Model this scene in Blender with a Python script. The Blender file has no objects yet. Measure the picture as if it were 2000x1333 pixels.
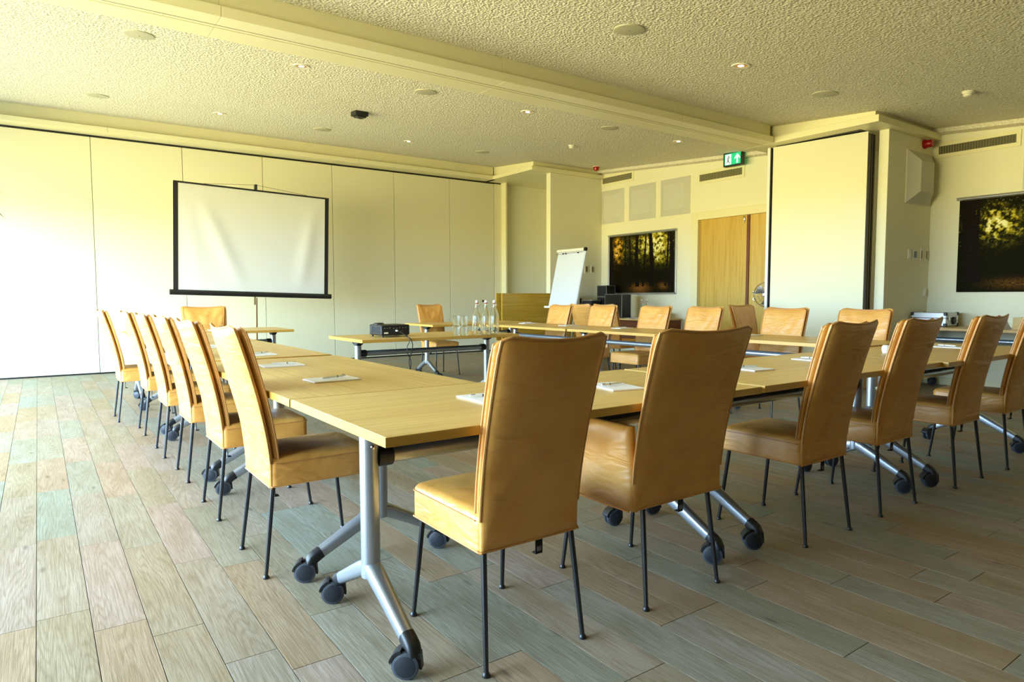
import bpy, bmesh, math, random
from mathutils import Vector, Matrix, noise
random.seed(7)
PI = math.pi
scene = bpy.context.scene
COL = scene.collection

# ------------------------------------------------------------------ camera
cam_d = bpy.data.cameras.new('camera'); cam = bpy.data.objects.new('camera', cam_d); COL.objects.link(cam)
CAM_H = 1.1065
yaw, pitch, roll = math.radians(54.4619), math.radians(3.83206), math.radians(-0.11725)
fw = Vector((math.cos(yaw)*math.cos(pitch), math.sin(yaw)*math.cos(pitch), -math.sin(pitch)))
rt = Vector((math.sin(yaw), -math.cos(yaw), 0)); up = rt.cross(fw)
r2 = rt*math.cos(roll) + up*math.sin(roll); u2 = up*math.cos(roll) - rt*math.sin(roll)
M = Matrix((( r2.x, u2.x, -fw.x, 0), (r2.y, u2.y, -fw.y, 0), (r2.z, u2.z, -fw.z, CAM_H), (0, 0, 0, 1)))
cam.matrix_world = M
FPX = 1294.484
cam_d.sensor_width = 36.0; cam_d.lens = FPX/2000*36.0; cam_d.clip_start = 0.02; cam_d.clip_end = 200
scene.camera = cam

# ------------------------------------------------------------------ daylight: overcast sky above, sunlit lawn below the horizon
SKY = (0.56, 0.81, 1.06); SKY_S = 31.0
LAWN = (0.95, 0.85, 0.38); LAWN_S = 22.0
world = bpy.data.worlds.new('world'); scene.world = world; world.use_nodes = True
wn = world.node_tree; wn.nodes.clear()
w_out = wn.nodes.new('ShaderNodeOutputWorld'); w_bg = wn.nodes.new('ShaderNodeBackground')
w_tc = wn.nodes.new('ShaderNodeTexCoord'); w_sp = wn.nodes.new('ShaderNodeSeparateXYZ'); w_rp = wn.nodes.new('ShaderNodeValToRGB')
w_mr = wn.nodes.new('ShaderNodeMapRange'); w_mr.inputs[1].default_value = -1; w_mr.inputs[2].default_value = 1
wn.links.new(w_tc.outputs['Generated'], w_sp.inputs[0]); wn.links.new(w_sp.outputs['Z'], w_mr.inputs[0]); wn.links.new(w_mr.outputs[0], w_rp.inputs[0])
e = w_rp.color_ramp.elements
e[0].position = 0.495; e[0].color = tuple(c*LAWN_S/50 for c in LAWN) + (1,)
e[1].position = 0.505; e[1].color = tuple(c*SKY_S/50 for c in SKY) + (1,)
w_bg.inputs[1].default_value = 50.0
wn.links.new(w_rp.outputs[0], w_bg.inputs[0]); wn.links.new(w_bg.outputs[0], w_out.inputs[0])

WIN_X, WIN_Y0, WIN_Y1, WIN_Z0, WIN_Z1 = -2.2, 1.45, 10.9, 0.12, 2.45
pl = bpy.data.lights.new('window_portal', 'AREA'); pl.shape = 'RECTANGLE'; pl.size = WIN_Z1-WIN_Z0; pl.size_y = WIN_Y1-WIN_Y0
pl.cycles.is_portal = True
po = bpy.data.objects.new('window_portal', pl); COL.objects.link(po)
po.location = (WIN_X-0.1, (WIN_Y0+WIN_Y1)/2, (WIN_Z0+WIN_Z1)/2); po.rotation_euler = (0, -PI/2, 0)

vs = scene.view_settings
scene.display_settings.display_device = 'sRGB'
vs.view_transform = 'Standard'; vs.look = 'None'; vs.exposure = 0.12; vs.gamma = 1.0; vs.use_curve_mapping = False
scene.cycles.use_denoising = True
scene.cycles.max_bounces = 14; scene.cycles.diffuse_bounces = 3; scene.cycles.glossy_bounces = 2
scene.cycles.transmission_bounces = 14; scene.cycles.transparent_max_bounces = 8
scene.cycles.caustics_reflective = False; scene.cycles.caustics_refractive = False
scene.cycles.sample_clamp_indirect = 6.0; scene.cycles.blur_glossy = 1.0

# ------------------------------------------------------------------ materials
def s2l(*c):
    return tuple((v/255/12.92 if v/255 <= .04045 else ((v/255+.055)/1.055)**2.4) for v in c)
def new_mat(name):
    m = bpy.data.materials.new(name); m.use_nodes = True
    nt = m.node_tree; b = nt.nodes['Principled BSDF']
    return m, nt, b
def N(nt, t, **k):
    n = nt.nodes.new(t)
    for a, v in k.items(): setattr(n, a, v)
    return n
def plain(name, rgb, rough=.5, metal=0.0, bump=0.0, bscale=200.0, var=0.0, **kw):
    m, nt, b = new_mat(name)
    col = s2l(*rgb)
    b.inputs['Base Color'].default_value = col + (1,)
    b.inputs['Roughness'].default_value = rough; b.inputs['Metallic'].default_value = metal
    for k, v in kw.items(): b.inputs[k].default_value = v
    tc = N(nt, 'ShaderNodeTexCoord'); no = N(nt, 'ShaderNodeTexNoise'); no.inputs['Scale'].default_value = bscale; no.inputs['Detail'].default_value = 1
    nt.links.new(tc.outputs['Object'], no.inputs['Vector'])
    if bump:
        bp = N(nt, 'ShaderNodeBump'); bp.inputs['Strength'].default_value = bump; bp.inputs['Distance'].default_value = .002
        nt.links.new(no.outputs['Fac'], bp.inputs['Height']); nt.links.new(bp.outputs[0], b.inputs['Normal'])
    mr = N(nt, 'ShaderNodeMapRange'); mr.inputs[3].default_value = max(0, rough-.06); mr.inputs[4].default_value = min(1, rough+.06)
    nt.links.new(no.outputs['Fac'], mr.inputs[0]); nt.links.new(mr.outputs[0], b.inputs['Roughness'])
    if var:
        n2 = N(nt, 'ShaderNodeTexNoise'); n2.inputs['Scale'].default_value = 3; nt.links.new(tc.outputs['Object'], n2.inputs['Vector'])
        mx = N(nt, 'ShaderNodeMix', data_type='RGBA'); mx.inputs[6].default_value = tuple(c*(1-var) for c in col)+(1,); mx.inputs[7].default_value = tuple(min(1, c*(1+var)) for c in col)+(1,)
        nt.links.new(n2.outputs['Fac'], mx.inputs[0]); nt.links.new(mx.outputs[2], b.inputs['Base Color'])
    return m
def emit(name, rgb, s):
    m, nt, b = new_mat(name); c = s2l(*rgb)+(1,)
    b.inputs['Base Color'].default_value = c; b.inputs['Emission Color'].default_value = c; b.inputs['Emission Strength'].default_value = s
    return m
def glass(name, tint=(1, 1, 1), ior=1.45, rough=0.0):
    m, nt, b = new_mat(name)
    b.inputs['Base Color'].default_value = tint+(1,); b.inputs['Transmission Weight'].default_value = 1; b.inputs['Roughness'].default_value = rough; b.inputs['IOR'].default_value = ior
    return m

def wood_mat(name, c1, c2, c3, axis=0, scale=1.0, rough=.38, coat=.0):
    m, nt, b = new_mat(name)
    tc = N(nt, 'ShaderNodeTexCoord'); mp = N(nt, 'ShaderNodeMapping')
    oi = N(nt, 'ShaderNodeObjectInfo')
    cmb = N(nt, 'ShaderNodeCombineXYZ'); mul = N(nt, 'ShaderNodeMath', operation='MULTIPLY'); mul.inputs[1].default_value = 37.0
    nt.links.new(oi.outputs['Random'], mul.inputs[0])
    for i in range(3): nt.links.new(mul.outputs[0], cmb.inputs[i])
    nt.links.new(tc.outputs['Object'], mp.inputs['Vector']); nt.links.new(cmb.outputs[0], mp.inputs['Location'])
    sc = [60*scale]*3; sc[axis] = 2.2*scale
    mp.inputs['Scale'].default_value = sc
    n1 = N(nt, 'ShaderNodeTexNoise'); n1.inputs['Scale'].default_value = 1.0; n1.inputs['Detail'].default_value = 5; n1.inputs['Roughness'].default_value = .65; n1.inputs['Distortion'].default_value = .6
    nt.links.new(mp.outputs[0], n1.inputs['Vector'])
    n2 = N(nt, 'ShaderNodeTexNoise'); n2.inputs['Scale'].default_value = .12; n2.inputs['Detail'].default_value = 2
    nt.links.new(mp.outputs[0], n2.inputs['Vector'])
    ad = N(nt, 'ShaderNodeMath', operation='MULTIPLY_ADD'); ad.inputs[1].default_value = .35; nt.links.new(n2.outputs['Fac'], ad.inputs[0])
    sb = N(nt, 'ShaderNodeMath', operation='MULTIPLY'); sb.inputs[1].default_value = .65; nt.links.new(n1.outputs['Fac'], sb.inputs[0]); nt.links.new(sb.outputs[0], ad.inputs[2])
    rp = N(nt, 'ShaderNodeValToRGB'); el = rp.color_ramp.elements
    el[0].position = .36; el[0].color = s2l(*c1)+(1,); el[1].position = .64; el[1].color = s2l(*c3)+(1,)
    k = el.new(.5); k.color = s2l(*c2)+(1,)
    nt.links.new(ad.outputs[0], rp.inputs[0]); nt.links.new(rp.outputs[0], b.inputs['Base Color'])
    b.inputs['Roughness'].default_value = rough
    bp = N(nt, 'ShaderNodeBump'); bp.inputs['Strength'].default_value = .15; bp.inputs['Distance'].default_value = .001
    nt.links.new(n1.outputs['Fac'], bp.inputs['Height']); nt.links.new(bp.outputs[0], b.inputs['Normal'])
    return m

def leather_mat():
    m, nt, b = new_mat('tan_leather')
    tc = N(nt, 'ShaderNodeTexCoord'); oi = N(nt, 'ShaderNodeObjectInfo')
    add = N(nt, 'ShaderNodeVectorMath', operation='ADD'); sc = N(nt, 'ShaderNodeVectorMath', operation='SCALE')
    cmb = N(nt, 'ShaderNodeCombineXYZ')
    for i in range(3): nt.links.new(oi.outputs['Random'], cmb.inputs[i])
    nt.links.new(cmb.outputs[0], sc.inputs[0]); sc.inputs['Scale'].default_value = 23
    nt.links.new(tc.outputs['Object'], add.inputs[0]); nt.links.new(sc.outputs[0], add.inputs[1])
    mp = N(nt, 'ShaderNodeMapping'); mp.inputs['Rotation'].default_value = (.2, .75, .1); mp.inputs['Scale'].default_value = (4, 5, 13)
    nt.links.new(add.outputs[0], mp.inputs['Vector'])
    fold = N(nt, 'ShaderNodeTexNoise'); fold.inputs['Scale'].default_value = 1; fold.inputs['Detail'].default_value = 2; fold.inputs['Distortion'].default_value = 1.1
    nt.links.new(mp.outputs[0], fold.inputs['Vector'])
    b1 = N(nt, 'ShaderNodeBump'); b1.inputs['Strength'].default_value = .45; b1.inputs['Distance'].default_value = .02
    nt.links.new(fold.outputs['Fac'], b1.inputs['Height']); nt.links.new(b1.outputs[0], b.inputs['Normal'])
    cl = N(nt, 'ShaderNodeTexNoise'); cl.inputs['Scale'].default_value = 6; cl.inputs['Detail'].default_value = 4; nt.links.new(add.outputs[0], cl.inputs['Vector'])
    rp = N(nt, 'ShaderNodeValToRGB'); el = rp.color_ramp.elements
    el[0].position = .3; el[0].color = s2l(212, 148, 64)+(1,); el[1].position = .75; el[1].color = s2l(228, 171, 86)+(1,)
    nt.links.new(cl.outputs['Fac'], rp.inputs[0]); nt.links.new(rp.outputs[0], b.inputs['Base Color'])
    b.inputs['Roughness'].default_value = .44; b.inputs['Specular IOR Level'].default_value = .8
    return m

def floor_mat(name, island):
    m, nt, b = new_mat(name)
    ge = N(nt, 'ShaderNodeNewGeometry'); oi = N(nt, 'ShaderNodeObjectInfo')
    rnd = ge.outputs['Random Per Island'] if island else oi.outputs['Random']
    cmb = N(nt, 'ShaderNodeCombineXYZ'); mul = N(nt, 'ShaderNodeMath', operation='MULTIPLY'); mul.inputs[1].default_value = 91.0
    nt.links.new(rnd, mul.inputs[0]); nt.links.new(mul.outputs[0], cmb.inputs[0]); nt.links.new(mul.outputs[0], cmb.inputs[1])
    add = N(nt, 'ShaderNodeVectorMath', operation='ADD'); nt.links.new(ge.outputs['Position'], add.inputs[0]); nt.links.new(cmb.outputs[0], add.inputs[1])
    mp = N(nt, 'ShaderNodeMapping'); mp.inputs['Scale'].default_value = (230, 6.0, 1); nt.links.new(add.outputs[0], mp.inputs['Vector'])
    g = N(nt, 'ShaderNodeTexNoise'); g.inputs['Scale'].default_value = 1; g.inputs['Detail'].default_value = 6; g.inputs['Roughness'].default_value = .62; g.inputs['Distortion'].default_value = .9
    nt.links.new(mp.outputs[0], g.inputs['Vector'])
    mp2 = N(nt, 'ShaderNodeMapping'); mp2.inputs['Scale'].default_value = (9, 2.2, 1); nt.links.new(add.outputs[0], mp2.inputs['Vector'])
    c = N(nt, 'ShaderNodeTexNoise'); c.inputs['Scale'].default_value = 1; c.inputs['Detail'].default_value = 3; nt.links.new(mp2.outputs[0], c.inputs['Vector'])
    # knots
    mp3 = N(nt, 'ShaderNodeMapping'); mp3.inputs['Scale'].default_value = (7.5, 2.4, 1); nt.links.new(add.outputs[0], mp3.inputs['Vector'])
    vo = N(nt, 'ShaderNodeTexVoronoi'); vo.inputs['Scale'].default_value = 1; nt.links.new(mp3.outputs[0], vo.inputs['Vector'])
    kr = N(nt, 'ShaderNodeValToRGB'); ke = kr.color_ramp.elements; ke[0].position = .02; ke[0].color = (.35, .35, .35, 1); ke[1].position = .11; ke[1].color = (1, 1, 1, 1)
    nt.links.new(vo.outputs['Distance'], kr.inputs[0])
    # plank tone: grey-beige, pinkish, greenish, tan
    tr = N(nt, 'ShaderNodeValToRGB'); te = tr.color_ramp.elements; tr.color_ramp.interpolation = 'LINEAR'
    te[0].position = 0; te[0].color = s2l(162, 148, 132)+(1,); te[1].position = 1; te[1].color = s2l(156, 148, 130)+(1,)
    for p, cc in ((.2, (148, 149, 137)), (.38, (164, 149, 139)), (.55, (160, 140, 112)), (.72, (143, 153, 145)), (.86, (162, 144, 122))):
        k = te.new(p); k.color = s2l(*cc)+(1,)
    wn_ = N(nt, 'ShaderNodeTexWhiteNoise', noise_dimensions='1D'); nt.links.new(rnd, wn_.inputs['W'])
    nt.links.new(wn_.outputs['Value'], tr.inputs[0])
    # growth rings: contour lines of a stretched noise field
    mp4 = N(nt, 'ShaderNodeMapping'); mp4.inputs['Scale'].default_value = (9.5, .55, 1); nt.links.new(add.outputs[0], mp4.inputs['Vector'])
    rg = N(nt, 'ShaderNodeTexNoise'); rg.inputs['Scale'].default_value = 1; rg.inputs['Detail'].default_value = 1.5; nt.links.new(mp4.outputs[0], rg.inputs['Vector'])
    m1 = N(nt, 'ShaderNodeMath', operation='MULTIPLY_ADD'); m1.inputs[1].default_value = 190.0; nt.links.new(rg.outputs['Fac'], m1.inputs[0]); 
    m0 = N(nt, 'ShaderNodeMath', operation='MULTIPLY'); m0.inputs[1].default_value = 5.0; nt.links.new(g.outputs['Fac'], m0.inputs[0]); nt.links.new(m0.outputs[0], m1.inputs[2])
    m2 = N(nt, 'ShaderNodeMath', operation='SINE'); nt.links.new(m1.outputs[0], m2.inputs[0])
    gr2 = N(nt, 'ShaderNodeValToRGB'); e2 = gr2.color_ramp.elements; e2[0].position = .0; e2[0].color = (.85, .83, .79, 1); e2[1].position = .55; e2[1].color = (1.03, 1.03, 1.03, 1)
    m3 = N(nt, 'ShaderNodeMath', operation='MULTIPLY_ADD'); m3.inputs[1].default_value = .5; m3.inputs[2].default_value = .5; nt.links.new(m2.outputs[0], m3.inputs[0]); nt.links.new(m3.outputs[0], gr2.inputs[0])
    gr = N(nt, 'ShaderNodeValToRGB'); gel = gr.color_ramp.elements; gel[0].position = .36; gel[0].color = (.74, .71, .66, 1); gel[1].position = .6; gel[1].color = (1.05, 1.05, 1.05, 1)
    nt.links.new(g.outputs['Fac'], gr.inputs[0])
    cr = N(nt, 'ShaderNodeValToRGB'); cel = cr.color_ramp.elements; cel[0].position = .3; cel[0].color = (.84, .79, .70, 1); cel[1].position = .7; cel[1].color = (1.05, 1.05, 1.05, 1)
    nt.links.new(c.outputs['Fac'], cr.inputs[0])
    prev = tr.outputs[0]
    for o in (gr, gr2, cr, kr):
        mx = N(nt, 'ShaderNodeMix', data_type='RGBA', blend_type='MULTIPLY'); mx.inputs[0].default_value = 1 if o is not kr else .8
        nt.links.new(prev, mx.inputs[6]); nt.links.new(o.outputs[0], mx.inputs[7]); prev = mx.outputs[2]
    nt.links.new(prev, b.inputs['Base Color'])
    rr = N(nt, 'ShaderNodeMapRange'); rr.inputs[3].default_value = .42; rr.inputs[4].default_value = .6
    nt.links.new(g.outputs['Fac'], rr.inputs[0]); nt.links.new(rr.outputs[0], b.inputs['Roughness'])
    b.inputs['Specular IOR Level'].default_value = .22
    bp = N(nt, 'ShaderNodeBump'); bp.inputs['Strength'].default_value = .35; bp.inputs['Distance'].default_value = .0025
    nt.links.new(g.outputs['Fac'], bp.inputs['Height']); nt.links.new(bp.outputs[0], b.inputs['Normal'])
    return m

def ceiling_mat():
    m, nt, b = new_mat('rough_plaster')
    tc = N(nt, 'ShaderNodeTexCoord')
    n1 = N(nt, 'ShaderNodeTexNoise'); n1.inputs['Scale'].default_value = 34; n1.inputs['Detail'].default_value = 4; n1.inputs['Roughness'].default_value = .7
    v1 = N(nt, 'ShaderNodeTexVoronoi'); v1.inputs['Scale'].default_value = 48
    nt.links.new(tc.outputs['Object'], n1.inputs['Vector']); nt.links.new(tc.outputs['Object'], v1.inputs['Vector'])
    ad = N(nt, 'ShaderNodeMath', operation='MULTIPLY_ADD'); ad.inputs[1].default_value = .8
    nt.links.new(v1.outputs['Distance'], ad.inputs[0]); nt.links.new(n1.outputs['Fac'], ad.inputs[2])
    bp = N(nt, 'ShaderNodeBump'); bp.inputs['Strength'].default_value = .7; bp.inputs['Distance'].default_value = .018
    nt.links.new(ad.outputs[0], bp.inputs['Height']); nt.links.new(bp.outputs[0], b.inputs['Normal'])
    rp = N(nt, 'ShaderNodeValToRGB'); el = rp.color_ramp.elements
    el[0].position = .35; el[0].color = s2l(222, 214, 190)+(1,); el[1].position = .7; el[1].color = s2l(250, 245, 226)+(1,)
    nt.links.new(n1.outputs['Fac'], rp.inputs[0]); nt.links.new(rp.outputs[0], b.inputs['Base Color'])
    b.inputs['Roughness'].default_value = .95; b.inputs['Specular IOR Level'].default_value = .1
    return m

def print_mat(name):
    m, nt, b = new_mat(name)
    a = N(nt, 'ShaderNodeVertexColor'); a.layer_name = 'Col'
    nt.links.new(a.outputs['Color'], b.inputs['Base Color']); b.inputs['Roughness'].default_value = .9; b.inputs['Specular IOR Level'].default_value = .05
    return m

MT = {}
MT['leather'] = leather_mat()
MT['piping'] = plain('leather_piping', (204, 146, 80), .5, bump=.3, bscale=300)
MT['black_rod'] = plain('black_painted_steel', (26, 26, 28), .38, bump=.05)
MT['black_plastic'] = plain('black_plastic', (24, 25, 28), .45, bump=.15, bscale=500)
MT['strap'] = plain('black_webbing', (18, 18, 18), .8, bump=.6, bscale=700)
MT['tag'] = plain('grey_print', (120, 120, 120), .7)
MT['wheel'] = plain('dark_grey_wheel', (34, 38, 46), .5, bump=.1)
MT['tyre'] = plain('grey_tyre', (62, 68, 76), .6, bump=.1)
MT['silver'] = plain('silver_lacquered_steel', (172, 180, 190), .32, metal=.75, bump=.04, bscale=900)
MT['alu'] = plain('aluminium', (190, 192, 194), .3, metal=.9, bump=.05, bscale=600)
MT['chrome'] = plain('chrome', (215, 215, 215), .12, metal=1.0)
MT['table'] = wood_mat('oak_veneer_table', (206, 166, 94), (220, 184, 110), (230, 198, 126), axis=0)
MT['table_edge'] = wood_mat('oak_edge_band', (196, 148, 62), (206, 160, 72), (214, 170, 84), axis=0, scale=.6)
MT['oak_panel'] = wood_mat('oak_panel', (182, 142, 40), (196, 156, 54), (208, 170, 70), axis=0, scale=.6)
MT['door'] = wood_mat('oak_door', (190, 150, 56), (208, 170, 76), (218, 184, 98), axis=2, scale=.6, rough=.45)
MT['door_edge'] = plain('brown_door_edge', (112, 58, 20), .5, bump=.1, var=.1)
MT['wall'] = plain('cream_wall_paint', (236, 232, 202), .8, bump=.12, bscale=260, var=.015)
MT['panel'] = plain('cream_laminate', (232, 227, 194), .5, bump=.03, bscale=120, var=.012)
MT['trim'] = plain('cream_gloss_paint', (236, 229, 186), .42, bump=.05, bscale=90, var=.015)
MT['ceiling'] = ceiling_mat()
MT['floor'] = floor_mat('plank_vinyl', False)
MT['floor_far'] = floor_mat('plank_vinyl_far', True)
MT['subfloor'] = plain('dark_joint', (58, 48, 38), .9, bump=.2)
MT['black_seal'] = plain('black_rubber_seal', (16, 15, 14), .6, bump=.1)
MT['grey_metal'] = plain('grey_anodised', (140, 142, 138), .4, metal=.7)
MT['tan_metal'] = plain('bronze_anodised', (140, 120, 86), .45, metal=.5)
MT['acoustic'] = plain('grey_acoustic_fabric', (206, 204, 190), .95, bump=.7, bscale=420, var=.03)
MT['grille'] = plain('dark_grille', (82, 78, 52), .6, metal=.2, bump=.1)
MT['grille_slat'] = plain('grille_slat', (140, 134, 96), .5, metal=.3)
MT['white_plastic'] = plain('white_plastic', (232, 228, 210), .4, bump=.05)
MT['disc'] = plain('speaker_cover', (190, 186, 158), .6, bump=.3, bscale=500)
MT['red'] = plain('red_plastic', (160, 6, 14), .3, **{'Specular IOR Level': .5})
MT['paper'] = plain('white_paper', (245, 245, 247), .8, bump=.03, bscale=150)
MT['paper_blue'] = plain('pale_printed_paper', (206, 212, 236), .8, bump=.03)
MT['pen'] = plain('clear_grey_pen', (236, 237, 228), .35)
MT['pen_dark'] = plain('pen_clip', (40, 44, 44), .3)
MT['screen'] = plain('white_screen_cloth', (212, 213, 208), .85, bump=.05, bscale=600)
MT['board'] = plain('flip_chart_paper', (214, 219, 224), .6, bump=.02)
MT['glass'] = glass('clear_glass', (.97, .99, .98))
MT['stopper'] = plain('white_ceramic', (240, 238, 232), .3)
MT['rubber_red'] = plain('red_rubber_ring', (190, 60, 40), .6)
MT['wire'] = plain('steel_wire', (170, 170, 165), .3, metal=.9)
MT['lamp_on'] = emit('lit_lamp', (255, 244, 220), 22.0)
MT['lamp_can'] = plain('copper_reflector', (232, 170, 120), .25, metal=.8)
MT['exit_green'] = emit('lit_green_sign', (10, 176, 122), .75)
MT['exit_white'] = emit('lit_white_sign', (235, 255, 245), 1.0)
MT['exit_dark'] = plain('dark_pictogram', (6, 70, 52), .5)
MT['case_silver'] = plain('ribbed_aluminium', (214, 218, 222), .45, metal=.35, bump=.2, bscale=80)
MT['blue_screen'] = plain('thermostat_screen', (60, 84, 110), .25)
MT['leaf'] = plain('glossy_green_leaf', (28, 50, 8), .6, var=.25)
MT['stem'] = plain('brown_stem', (96, 76, 50), .8, bump=.5, bscale=60)
MT['pot'] = plain('grey_planter', (120, 118, 112), .7, bump=.2)
MT['soil'] = plain('dark_soil', (50, 38, 28), .95, bump=.8, bscale=80)
MT['frame_white'] = plain('white_window_frame', (230, 230, 224), .4)
MT['underside'] = plain('dark_backing_laminate', (52, 48, 44), .7, bump=.1)
MT['added_paving'] = plain('grey_added_paving', (120, 118, 112), .85, bump=.3, bscale=40, var=.1)  # dull grey for the unseen slab added outside the windows
MT['print'] = print_mat('forest_print')

# ------------------------------------------------------------------ mesh helpers
class MB:
    def __init__(s): s.v = []; s.f = []; s.sm = []
    def add(s, v, f, smooth=False):
        o = len(s.v); s.v += [tuple(p) for p in v]; s.f += [tuple(i+o for i in q) for q in f]; s.sm += [smooth]*len(f); return s
    def box(s, x0, x1, y0, y1, z0, z1, bev=0.0):
        if bev <= 0:
            v = [(x, y, z) for z in (z0, z1) for y in (y0, y1) for x in (x0, x1)]
            return s.add(v, [(0, 2, 3, 1), (4, 5, 7, 6), (0, 1, 5, 4), (2, 6, 7, 3), (0, 4, 6, 2), (1, 3, 7, 5)])
        bm = bmesh.new(); bmesh.ops.create_cube(bm, size=1)
        for q in bm.verts: q.co = Vector((x0+(q.co.x+.5)*(x1-x0), y0+(q.co.y+.5)*(y1-y0), z0+(q.co.z+.5)*(z1-z0)))
        bmesh.ops.bevel(bm, geom=list(bm.edges), offset=bev, segments=2, profile=.5, affect='EDGES', clamp_overlap=True)
        bm.verts.index_update()
        s.add([q.co[:] for q in bm.verts], [[q.index for q in f.verts] for f in bm.faces], False); bm.free(); return s
    def tube(s, pts, r, n=8, closed=False, cap=True, smooth=True, sq=0):
        pts = [Vector(p) for p in pts]; k = len(pts); R = r if isinstance(r, (list, tuple)) else [r]*k
        v = []; f = []; prev = None
        for i, p in enumerate(pts):
            if closed: t = pts[(i+1) % k]-pts[i-1]
            else: t = pts[min(i+1, k-1)]-pts[max(i-1, 0)]
            t.normalize()
            if prev is None:
                a = Vector((0, 0, 1)) if abs(t.z) < .9 else Vector((1, 0, 0))
                nx = t.cross(a).normalized()
            else:
                nx = (prev - t*prev.dot(t)).normalized()
            prev = nx; ny = t.cross(nx)
            for j in range(n):
                an = 2*PI*j/n; ca_, sa_ = math.cos(an), math.sin(an); q_ = R[i]*(1 if not sq else (abs(ca_)**sq+abs(sa_)**sq)**(-1/sq)); v.append(p + nx*ca_*q_ + ny*sa_*q_)
        m = k if closed else k-1
        for i in range(m):
            for j in range(n):
                a = i*n+j; b2 = i*n+(j+1) % n; c = ((i+1) % k)*n+(j+1) % n; d = ((i+1) % k)*n+j
                f.append((a, b2, c, d))
        s.add(v, f, smooth)
        if cap and not closed:
            s.add(v[:n], [tuple(range(n-1, -1, -1))]); s.add(v[-n:], [tuple(range(n))])
        return s
    def lathe(s, prof, n=20, axis='z', c=(0, 0, 0), smooth=True):
        v = []; f = []
        for (r, h) in prof:
            for j in range(n):
                a = 2*PI*j/n; x, y = r*math.cos(a), r*math.sin(a)
                p = (x, y, h) if axis == 'z' else ((x, h, y) if axis == 'y' else (h, x, y))
                v.append((p[0]+c[0], p[1]+c[1], p[2]+c[2]))
        for i in range(len(prof)-1):
            for j in range(n):
                q = (i*n+j, i*n+(j+1) % n, (i+1)*n+(j+1) % n, (i+1)*n+j)
                f.append(q if axis != 'y' else q[::-1])
        s.add(v, f, smooth)
        if prof[0][0] > 1e-5: s.add(v[:n], [tuple(range(n-1, -1, -1))])
        if prof[-1][0] > 1e-5: s.add(v[-n:], [tuple(range(n))])
        return s
    def prism(s, poly, fn, d0, d1):
        n = len(poly); v = [fn(a, b2, d0) for a, b2 in poly]+[fn(a, b2, d1) for a, b2 in poly]
        f = [tuple(range(n-1, -1, -1)), tuple(range(n, 2*n))]+[(i, (i+1) % n, n+(i+1) % n, n+i) for i in range(n)]
        return s.add(v, f)
    def slab(s, fn, us, vs_, th, pw=10):
        # closed pillow: fn(u,v)->(x,y,z); thickness along y
        nu, nv = len(us), len(vs_); idx = {}; v = []; f = []
        for side in (0, 1):
            for j, b2 in enumerate(vs_):
                for i, a in enumerate(us):
                    border = i in (0, nu-1) or j in (0, nv-1)
                    if border and side == 1: idx[(1, i, j)] = idx[(0, i, j)]; continue
                    e2 = max(abs(a), abs(2*b2-1)); p = math.sqrt(max(0, 1-e2**pw)) if not border else 0
                    x, y, z = fn(a, b2, side)
                    idx[(side, i, j)] = len(v); v.append((x, y + (th/2*p if side else -th/2*p), z))
        for j in range(nv-1):
            for i in range(nu-1):
                q = [(i, j), (i+1, j), (i+1, j+1), (i, j+1)]
                f.append(tuple(idx[(0,)+k] for k in q)); f.append(tuple(idx[(1,)+k] for k in q[::-1]))
        return s.add(v, f, True)
    def build(s, name, mat, parent=None, loc=None, rot=None, sharp=35):
        me = bpy.data.meshes.new(name); me.from_pydata(s.v, [], s.f)
        me.polygons.foreach_set('use_smooth', s.sm)
        me.validate(); 
        bm = bmesh.new(); bm.from_mesh(me); bmesh.ops.recalc_face_normals(bm, faces=bm.faces); bm.to_mesh(me); bm.free()
        if any(s.sm): me.set_sharp_from_angle(angle=math.radians(sharp))
        me.materials.append(MT[mat] if isinstance(mat, str) else mat); me.update()
        o = bpy.data.objects.new(name, me); COL.objects.link(o)
        if parent: o.parent = parent
        if loc: o.location = loc
        if rot: o.rotation_euler = rot
        return o
KIDS = {}
def tag(o, label=None, cat=None, group=None, kind=None):
    if label: o['label'] = label
    if cat: o['category'] = cat
    if group: o['group'] = group
    if kind: o['kind'] = kind
    return o
def empty(name, loc=(0, 0, 0), rz=0.0, label=None, cat=None, group=None):
    o = bpy.data.objects.new(name, None); COL.objects.link(o); o.empty_display_size = .1
    o.location = loc; o.rotation_euler = (0, 0, rz); return tag(o, label, cat, group)
def copy_tree(o, parent=None):
    c = o.copy(); COL.objects.link(c)
    if parent: c.parent = parent
    for ch in list(o.children): copy_tree(ch, c)
    return c
def bxo(name, mat, x0, x1, y0, y1, z0, z1, parent=None, bev=0.0):
    return MB().box(x0, x1, y0, y1, z0, z1, bev).build(name, mat, parent)
def struct(o): o['kind'] = 'structure'; return o

# ------------------------------------------------------------------ room dimensions
XW = 9.15; W = 11.24; YB = -6.0
def CZ(y): return 2.895 + .0695*y
ZF, ZN = 3.405, 3.02          # soffit undersides: far and near partition lines

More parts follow.
